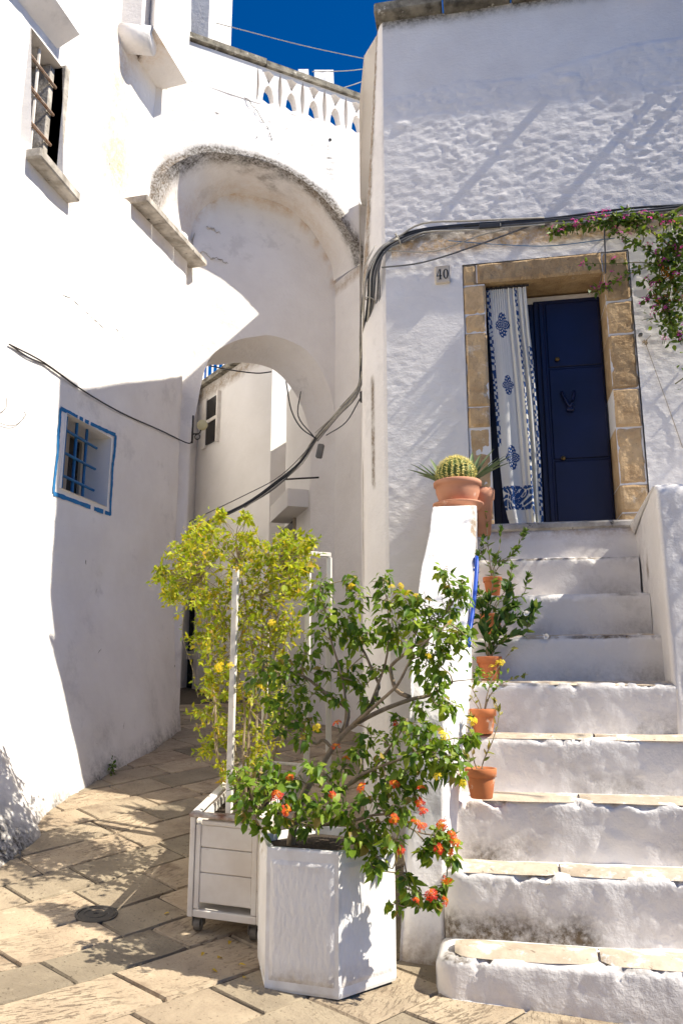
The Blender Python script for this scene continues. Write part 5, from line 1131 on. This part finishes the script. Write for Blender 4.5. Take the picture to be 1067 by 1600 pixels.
# ------------------------------------------------------------------ potted plants on the steps
def pot_mesh(parent, c, r, h, mat='terra', name='pot'):
    mb = MB(); mb.lathe([(.001, 0), (r*.66, 0), (r*.70, .004), (r*.90, h*.70), (r*.90, h*.71), (r*1.0, h*.72), (r*1.02, h*.98), (r*1.0, h), (r*.90, h), (r*.88, h*.86), (.001, h*.86)], c, 28); o = mb.build(name, M[mat], parent, True)
    mb = MB(); mb.lathe([(.001, .012), (r*.5, .008), (r*.89, 0)], (c[0], c[1], c[2]+h*.88), 16); mb.build('soil', M['soil'], parent); return o
pal_g = [(.17, .27, .035), (.13, .22, .03), (.22, .32, .05), (.09, .17, .025)]
pal_d = [(.05, .12, .02), (.07, .15, .025), (.10, .19, .03), (.15, .22, .04)]
def potplant(px, py, k, r, h, label, stems, pal, L=(.04, .065), W=.42, dens=1.0):
    z = k*R0+.012; c = on(px, py, (0, 0, z), (0, 0, 1)) if py > 1100 else np.array(onY(px, py, (k-1)*T0+.125)); c = np.array([c[0], c[1], z])
    t = thing('potted_plant', c, label, 'potted plant', 'terracotta pots up the steps'); pot_mesh(t, c, r, h)
    Ls = []; dscale = np.linalg.norm(c-CAM)/1225; top = c+np.array([0, 0, h*.9]); mb = MB()
    for st in stems:
        pts_ = [top+np.array([st[0][0]*.3*dscale, 0, 0])]+[top+np.array([dx*dscale, dyy, dz*dscale]) for dx, dz, dyy in st]
        mb.tube(pts_, np.linspace(.0035, .0015, len(pts_)), 5, 3)
        for i in range(1, len(pts_)):
            n_ = int(dens*(10 if i > 1 else 3))
            for q_ in range(n_):
                f = rng.random()*.9+.1; p = pts_[i-1]*(1-f)+pts_[i]*f; ax = pts_[i]-pts_[i-1]; ax /= np.linalg.norm(ax)+1e-9
                dr = ax*.9+rng.normal(0, .65, 3); Ls.append((p, dr, np.array([.3, -.5, .6])+rng.normal(0, .4, 3), rng.uniform(*L), int(rng.integers(4))))
        for q_ in range(int(11*dens)):
            dr = (pts_[-1]-pts_[-2]); dr = dr/np.linalg.norm(dr)+rng.normal(0, .55, 3); Ls.append((pts_[-1]-.01*dr, dr, np.array([.3, -.6, .5])+rng.normal(0, .3, 3), rng.uniform(*L), int(rng.integers(4))))
    mb.build('stem', M['twig'], t); foliage(t, Ls, leaf_template(W, .35, .12), 'leaf', pal, 300); return t
potplant(752, 1247, 3, .068, .125, 'lowest terracotta pot on the steps, two bare twisted stems with few pale leaves', [[(5, 15, 0), (20, 45, 0), (30, 80, .02), (24, 100, 0)], [(-8, 10, 0), (-14, 45, 0), (-10, 75, 0)], [(-6, -2, -.04), (-14, 8, -.06), (-18, 22, -.07)]], [(.32, .30, .09), (.25, .26, .05), (.17, .22, .04), (.38, .30, .12)], (.025, .045), .38, .55)
potplant(755, 1146, 4, .064, .115, 'second terracotta pot from the bottom of the steps, sparse wispy twigs', [[(-5, 15, 0), (-18, 40, 0), (-26, 62, 0)], [(10, 20, 0), (28, 40, 0), (62, 52, 0)], [(8, 26, 0), (20, 56, 0), (48, 92, 0)], [(-10, 12, -.03), (-22, 28, -.04)]], [(.32, .30, .09), (.25, .26, .05), (.17, .22, .04), (.42, .33, .12)], (.02, .038), .40, .40)
t2 = potplant(765, 1062, 5, .066, .125, 'middle terracotta pot on the steps, dense dark glossy leafy plant spreading right', [[(6, 20, 0), (20, 45, 0), (40, 60, 0), (58, 60, -.02)], [(2, 22, 0), (14, 55, 0), (26, 85, 0), (32, 105, 0)], [(0, 25, 0), (-2, 60, .02), (2, 90, .02)], [(10, 18, 0), (30, 30, -.03), (55, 40, -.05), (68, 72, -.03)], [(-4, 20, 0), (-10, 50, .03), (-12, 80, .03)], [(8, 25, .02), (22, 70, .03), (40, 80, .02)]], pal_d, (.045, .075), .44, 1.25)
potplant(768, 998, 6, .062, .12, 'terracotta pot second from the top step, narrow upright leafy shrub', [[(0, 25, 0), (6, 55, 0), (10, 90, 0)], [(8, 20, 0), (28, 45, 0), (35, 75, 0)], [(-6, 22, 0), (-22, 60, 0), (-16, 95, 0)], [(-4, 10, 0), (-12, 25, 0), (-20, 40, 0)], [(14, 22, 0), (48, 30, 0), (58, 60, 0)]], pal_g, (.035, .06), .36, .9)
potplant(770, 930, 7, .056, .11, 'topmost terracotta pot on the steps, bright green bush rising before the curtain', [[(-3, 28, 0), (-5, 60, 0), (-6, 90, 0), (-10, 108, 0)], [(0, 20, 0), (12, 45, 0), (16, 75, 0)], [(8, 16, 0), (30, 36, 0), (46, 60, 0), (52, 72, 0)], [(-4, 20, 0), (-16, 42, 0), (-12, 64, 0)], [(4, 22, 0), (26, 34, 0), (38, 45, 0)]], pal_g, (.032, .055), .34, .85)
# white trumpet blooms and a yellow head on the middle plant
for x, y in ((820, 957), (851, 993)):
    mb = MB(); p = onY(x, y, 1.02); mb.lathe([(.002, -.03), (.004, 0), (.008, .012), (.015, .016)], n=10); Rm = Matrix.Rotation(1.9, 3, 'X') @ Matrix.Rotation(.3, 3, 'Y'); mb.v = [tuple(np.array(Rm @ Vector(v))+p) for v in mb.v]; o = mb.build('flower', M['cloth'], t2, True)
flower_head(lant, onY(781, 1036, .12), .020, YL_, 14); flower_head(lant, onY(768, 1042, .12), .013, YL_, 10)
ext = [(onY(765+rng.normal(0, 12), 1058+rng.normal(0, 12), .12+rng.normal(0, .02)), rng.normal(0, 1, 3)+np.array([0, 0, -.4]), np.array([.3, -.3, 1]), rng.uniform(.02, .035), int(rng.integers(5))) for _ in range(30)]
ext += [(onY(745+rng.normal(0, 8), 1052+rng.normal(0, 10), .12+rng.normal(0, .02)), rng.normal(0, 1, 3)+np.array([0, 0, -.4]), np.array([.3, -.3, 1]), rng.uniform(.02, .035), int(rng.integers(5))) for _ in range(16)]
foliage(lant, ext, leaf_template(.58, .35, .35), 'leaf', pal_l, 0)
mb = MB(); mb.tube([lp3(705, 1065, .06), onY(735, 1062, .1), onY(768, 1060, .12)], [.003, .002, .0015], 5, 4); mb.build('branch', M['twig'], lant)

# ------------------------------------------------------------------ cactus on the parapet
cp = np.array([-.070, 1.50, 2.277])
cact = thing('cactus_pot', cp, 'round golden barrel cactus with aloe in a wide pale terracotta bowl on the left parapet', 'potted plant')
mb = MB(); mb.lathe([(.001, 0), (.125, 0), (.15, .03), (.155, .034), (.155, .042), (.14, .04), (.001, .036)], cp, 36); mb.build('saucer', M['terra_pale'], cact, True)
mb = MB(); mb.lathe([(.001, .037), (.105, .038), (.112, .048), (.133, .115), (.136, .150), (.146, .153), (.148, .176), (.143, .182), (.132, .182), (.128, .165), (.001, .165)], cp, 40); mb.build('bowl', M['terra_pale'], cact, True)
bc = cp+np.array([-.008, 0, .225]); rb = .112; n = 72; m_ = 22; A = np.zeros((m_, n, 3))
for i, t in enumerate(np.linspace(-.5, 1.5707, m_)):
    for j in range(n):
        w_ = 2*math.pi*j/n; rib = 1+.075*math.cos(w_*22/1.0)*max(.15, math.cos(t)); rr = rb*math.cos(t)*rib; A[i, j] = bc+np.array([rr*math.cos(w_), rr*math.sin(w_), rb*.98*math.sin(t)])
V, F = grid(A, True); link('cactus_body', mesh('cactus_body', V, F, True), cact, M['cactus'])
mb = MB()
for j in range(22):
    w_ = 2*math.pi*j/22
    for t in np.linspace(-.3, 1.5, 15):
        p = bc+rb*1.07*np.array([math.cos(t)*math.cos(w_), math.cos(t)*math.sin(w_), .95*math.sin(t)]); nrm = np.array([math.cos(t)*math.cos(w_), math.cos(t)*math.sin(w_), math.sin(t)])
        for q_ in range(6):
            d_ = nrm+rng.normal(0, .75, 3); d_ /= np.linalg.norm(d_); s_ = np.cross(d_, nrm+.01)*.0011/.3; Lq = rng.uniform(.016, .028); mb.add([p-s_, p+s_, p+d_*Lq], [(0, 1, 2)])
mb.build('spines', M['spine'], cact)['kind'] = 'stuff'
def blade(p, d, L, w):
    d = np.array(d, float); d /= np.linalg.norm(d); side = np.cross(d, [0, 0, 1.0]); side /= np.linalg.norm(side)+1e-9; up = np.cross(side, d); A = np.zeros((9, 5, 3))
    for i, t in enumerate(np.linspace(0, 1, 9)):
        ww = 2.3*w*(1-t)**.8+.001
        for j, s in enumerate(np.linspace(-1, 1, 5)): A[i, j] = p+d*L*1.55*t+np.array([0, 0, -.22*L*t*t])+side*ww*s+up*abs(s)*ww*.5
    V, F = grid(A); return link('aloe_leaf', mesh('aloe_leaf', V, F, True), cact, M['aloe'])
for dx, dy, L, w in ((-1.6, -.2, .17, .014), (-1.0, .2, .20, .016), (-.75, .3, .19, .015), (-.55, .1, .14, .013), (-1.5, .3, .13, .013), (-.35, .5, .21, .014), (.05, .5, .23, .015), (.25, .45, .21, .015), (.5, .35, .24, .016), (.75, .3, .2, .015), (.95, .1, .21, .015), (1.25, .0, .22, .014), (1.5, .1, .2, .013), (1.0, -.2, .15, .014), (1.35, -.25, .17, .013), (.8, .5, .22, .014)):
    c = cp+np.array([-.085 if dx < 0 else .08, .06 if abs(dx) < 1.2 else .0, .165]); blade(c, (dx, dy, 1.05), L, w)
bp_ = np.array([.065, 1.60, 2.14])
p2 = thing('terracotta_pot', bp_, 'plain pale terracotta pot half hidden behind the cactus bowl', 'pot')
mb = MB(); mb.lathe([(.001, 0), (.055, 0), (.075, .22), (.085, .225), (.088, .285), (.083, .29), (.074, .285), (.07, .25), (.001, .25)], bp_, 28); mb.build('pot', M['terra_pale'], p2, True)
mb = MB(); mb.lathe([(.001, .01), (.05, .005), (.071, 0)], bp_+np.array([0, 0, .262]), 16); mb.build('soil', M['soil'], p2)

# ------------------------------------------------------------------ bougainvillea over the right of the door
bou = thing('bougainvillea', (1.5, 1.75, 4.2), 'bougainvillea with magenta flowers trailing along the cables right of the doorway', 'climber')
leaves = []; mbs = MB(); fl = []
def vine(pts_, n, dens, spread, fd, rad=.004):
    P3 = [onY(x, y, yy_) for x, y, yy_ in pts_]; mbs.tube(P3, [rad]*(len(P3)-1)+[rad*.5], 5, 4)
    for i in range(len(P3)-1):
        L_ = np.linalg.norm(P3[i+1]-P3[i])
        for k in range(int(L_*dens*2.4)+1):
            t = rng.random(); p = P3[i]*(1-t)+P3[i+1]*t+rng.normal(0, spread, 3)*np.array([1, .6, 1]); leaves.append((p, rng.normal(0, 1, 3)+np.array([-.2, -.2, -.3]), np.array([.3, -.4, .8])+rng.normal(0, .5, 3), rng.uniform(.026, .050), int(rng.integers(5))))
        for k in range(int(L_*fd*1.6+rng.random())):
            t = rng.random(); fl.append(P3[i]*(1-t)+P3[i+1]*t+rng.normal(0, spread*1.1, 3)-np.array([0, .02, 0]))
vine([(1000, 345, 1.76), (960, 348, 1.76), (920, 348, 1.76), (885, 355, 1.76), (855, 362, 1.77)], 0, 150, .018, 12)
vine([(1067, 345, 1.72), (1030, 340, 1.74), (980, 340, 1.75), (940, 345, 1.76)], 0, 160, .025, 9, .006)
vine([(1090, 430, 1.68), (1050, 388, 1.70), (1015, 360, 1.72), (985, 340, 1.74)], 0, 60, .03, 3, .009)
vine([(1030, 400, 1.70), (1000, 385, 1.72), (970, 368, 1.74), (950, 358, 1.76)], 0, 90, .018, 5)
vine([(1040, 415, 1.68), (1000, 410, 1.70), (960, 412, 1.74), (910, 412, 1.76)], 0, 14, .01, 2, .003)
vine([(1040, 410, 1.68), (1000, 420, 1.70), (975, 432, 1.74), (945, 448, 1.75), (925, 455, 1.75)], 0, 55, .014, 9, .003)
vine([(1060, 380, 1.65), (1050, 430, 1.65), (1040, 480, 1.66), (1060, 530, 1.68)], 0, 190, .05, 14, .006)
vine([(1067, 360, 1.68), (1035, 400, 1.66), (1030, 450, 1.66), (1045, 500, 1.68), (1070, 520, 1.68)], 0, 170, .045, 12, .005)
vine([(1075, 340, 1.62), (1070, 400, 1.62), (1066, 460, 1.62)], 0, 260, .06, 16, .006)
vine([(1045, 440, 1.66), (1020, 440, 1.68), (1000, 438, 1.70)], 0, 40, .02, 5, .002); vine([(1045, 470, 1.66), (1015, 465, 1.68), (1000, 472, 1.70)], 0, 30, .015, 12, .002)
# it goes on over a wire beyond the edge of the picture
for k in range(26):
    a = np.array([rng.uniform(1.7, 3.1), rng.uniform(.2, 1.75), rng.uniform(3.5, 4.5)]); P3 = [a, a+rng.normal(0, .15, 3), a+rng.normal(0, .3, 3)-np.array([0, 0, .15])]; mbs.tube(P3, .004, 5, 4)
    for q_ in range(46):
        t = rng.random(); p = P3[0]*(1-t)+P3[2]*t+rng.normal(0, .07, 3); leaves.append((p, rng.normal(0, 1, 3), np.array([.3, 0, 1])+rng.normal(0, .5, 3), rng.uniform(.03, .05), int(rng.integers(5))))
mbs.tube([(1.35, 1.78, 4.3), (1.8, 1.5, 4.35), (2.4, 1.0, 4.3), (3.0, .4, 4.2), (3.3, .2, 4.0)], .014, 6, 5); mbs.tube([(1.8, 1.5, 4.35), (2.3, 1.6, 4.0), (3.0, 1.7, 3.2), (3.2, 1.8, 1.5), (3.2, 1.8, .1)], .02, 6, 5)
mbs.build('stems', M['stem'], bou)
pal_b = [(.13, .21, .03), (.19, .28, .04), (.07, .14, .02), (.26, .33, .05), (.10, .17, .025)]
foliage(bou, leaves, leaf_template(.62, .2, .2), 'leaf', pal_b, 300)
MG = [(.62, .03, .42), (.72, .06, .50), (.52, .02, .32)]
for x, y in [(895, 345), (900, 347), (915, 345), (930, 335), (942, 330), (948, 328), (1005, 332), (1015, 342), (1062, 338), (955, 425), (908, 412), (925, 450), (940, 442), (1055, 385), (1060, 395), (1000, 472), (1022, 480), (1020, 488), (1062, 522), (1066, 530), (975, 375), (1050, 372), (1040, 405)]: fl.append(onY(x, y, 1.74 if x < 1000 else 1.62))
for p in fl: flower_head(bou, p, .023, MG, 6, name='flower')
oz = [(p+rng.normal(0, .05, 3)*np.array([.7, .3, .7]), rng.normal(0, 1, 3), rng.normal(0, 1, 3), rng.uniform(.018, .03), 0) for p in [onY(1048, 425, 1.63)]*60+[onY(1048, 462, 1.64)]*22]
foliage(bou, oz, leaf_template(.55, .2, .3), 'petal', [(.42, .16, .02)], 0)

# ------------------------------------------------------------------ house across the lane, behind the viewer
opp = thing('opposite_house', (-1.0, -9, gz(-1, -7.5)), 'white house across the lane behind the viewpoint, outside the picture', 'house')
Ro = Matrix.Rotation(math.radians(-24), 3, 'Z'); oc_ = np.array([-2.0, -10.5, 0])
def ob(c, size, name, mat, parent=None):
    mb = MB(); mb.box(c, size, bev=.02); mb.v = [tuple(np.array(Ro @ Vector(v))+oc_) for v in mb.v]; return mb.build(name, M[mat], parent or opp)
ob((0, 0, 3.0), (15, 3, 7.0), 'wall', 'plaster'); ob((0, 0, 6.56), (15.2, 3.2, .10), 'coping', 'lichen')
for x in (-4.5, -1, 3.5): w_ = ob((x, 1.49, 3.6), (.9, .06, 1.3), 'window', 'glass'); ob((x, 1.55, 2.92), (1.1, .12, .08), 'sill', 'sill_stone', w_)
d_ = ob((1.2, 1.49, 1.1), (1.1, .08, 2.1), 'door', 'navy')
# ------------------------------------------------------------------ small things
# dried flower hung on a hook, right of the door
dr_ = thing('dried_posy', onY(1006, 532, 1.80), 'dried straw posy hanging from a hook on the wall right of the doorway', 'ornament')
mb = MB()
c = onY(1007, 534, 1.81)
for k in range(26): d_ = rng.normal(0, 1, 3)*np.array([1, .5, 1]); d_ /= np.linalg.norm(d_); mb.tube([c, c+d_*rng.uniform(.012, .026)], .0022, 4, 1)
mb.tube([c, onY(1016, 524, 1.80)], .002, 4, 1); mb.tube([c, onY(1020, 570, 1.82), onY(1045, 640, 1.83), onY(1066, 700, 1.83)], .002, 4, 4); mb.build('straw', M['twig'], dr_)
MB().box(onY(1000, 523, 1.81), (.025, .03, .018), bev=.004).build('hook', M['cable'], dr_)
# manhole cover
mp = (-1.70, .335); mzz = gz(*mp)
man = thing('manhole_cover', (*mp, mzz), 'small round black cast iron cover set in the paving', 'manhole cover')
gx_, gy_ = (gz(mp[0]+.05, mp[1])-gz(mp[0]-.05, mp[1]))/.1, (gz(mp[0], mp[1]+.05)-gz(mp[0], mp[1]-.05))/.1
def onground(mb): mb.v = [(v[0], v[1], v[2]+gx_*(v[0]-mp[0])+gy_*(v[1]-mp[1])) for v in mb.v]; return mb
mb = MB(); mb.lathe([(.094, -.02), (.094, .007), (.082, .008), (.080, .004)], (*mp, mzz), 32); onground(mb).build('ring', M['castiron'], man)
mb = MB(); mb.lathe([(.079, .002), (.077, .006), (.055, .006), (.053, .004), (.042, .004), (.040, .006), (.012, .006), (.01, .003), (.001, .003)], (*mp, mzz), 32); onground(mb).build('lid', M['castiron'], man)
# weed at the foot of the left wall
wd = thing('weed', lw(176, 1205, .0), 'small green weed growing at the foot of the left wall', 'weed')
c = lw(176, 1203, .03); Ls = [(c+rng.normal(0, .022, 3)*np.array([.6, 1, 1.4]), rng.normal(0, 1, 3)+np.array([.6, -.2, .2]), np.array([.5, -.3, .8]), rng.uniform(.015, .03), int(rng.integers(4))) for _ in range(70)]
foliage(wd, Ls, leaf_template(.6, .2, .3), 'leaf', pal_d, 0)
mb = MB(); mb.tube([c-np.array([.03, 0, .05]), c], .003, 5, 1); mb.build('stem', M['stem'], wd)
# fallen leaves
ORD = ['leftmost', 'second from the left', 'third from the left', 'middle one', 'third from the right', 'second from the right', 'rightmost']
for i, (x, y) in enumerate([(265, 1427), (319, 1488), (330, 1515), (340, 1497), (360, 1470), (372, 1508), (380, 1528)]):
    d = ray(x, y); t_ = 1.0
    for _ in range(4000):
        P_ = CAM+d*t_
        if P_[2] < gz(P_[0], P_[1])+.008: break
        t_ += .002
    TV, TF = leaf_template(.55, .3, .35); R_ = orient(np.array([rng.normal(), rng.normal(), .1]), np.array([.2, 0, 1.]))*rng.uniform(.022, .036)
    o = link('fallen_leaf', mesh('fallen_leaf', TV @ R_.T+P_, TF, True, {'Col': np.tile([.55, .38, .04], (len(TV), 1))}), None, M['petal'])
    tag(o, ORD[i]+' of the seven small yellow leaves fallen on the paving', 'leaf', 'yellow leaves fallen on the paving')
# plaster fillet and a loose paving flag at the stair foot
xs = np.linspace(-.10, 1.4, 110); A = np.zeros((110, 8, 3))
for j, t in enumerate(np.linspace(0, 1, 8)):
    w_ = .035+.02*fbm(np.stack([xs, 0*xs, 0*xs], -1), 4, 3); A[:, j, 0] = xs; A[:, j, 1] = .02-w_*(1-t); A[:, j, 2] = gz(xs, A[:, j, 1])-.012+.02*t+.03*t*t+.004*fbm(np.stack([xs, 0*xs+t, 0*xs], -1), 9, 2)
V, F = grid(A); link('plaster_fillet', mesh('plaster_fillet', V, F, True, {'stain': np.zeros(len(V))+.1, 'ochre': np.zeros(len(V))}), stairs, M['plaster'])
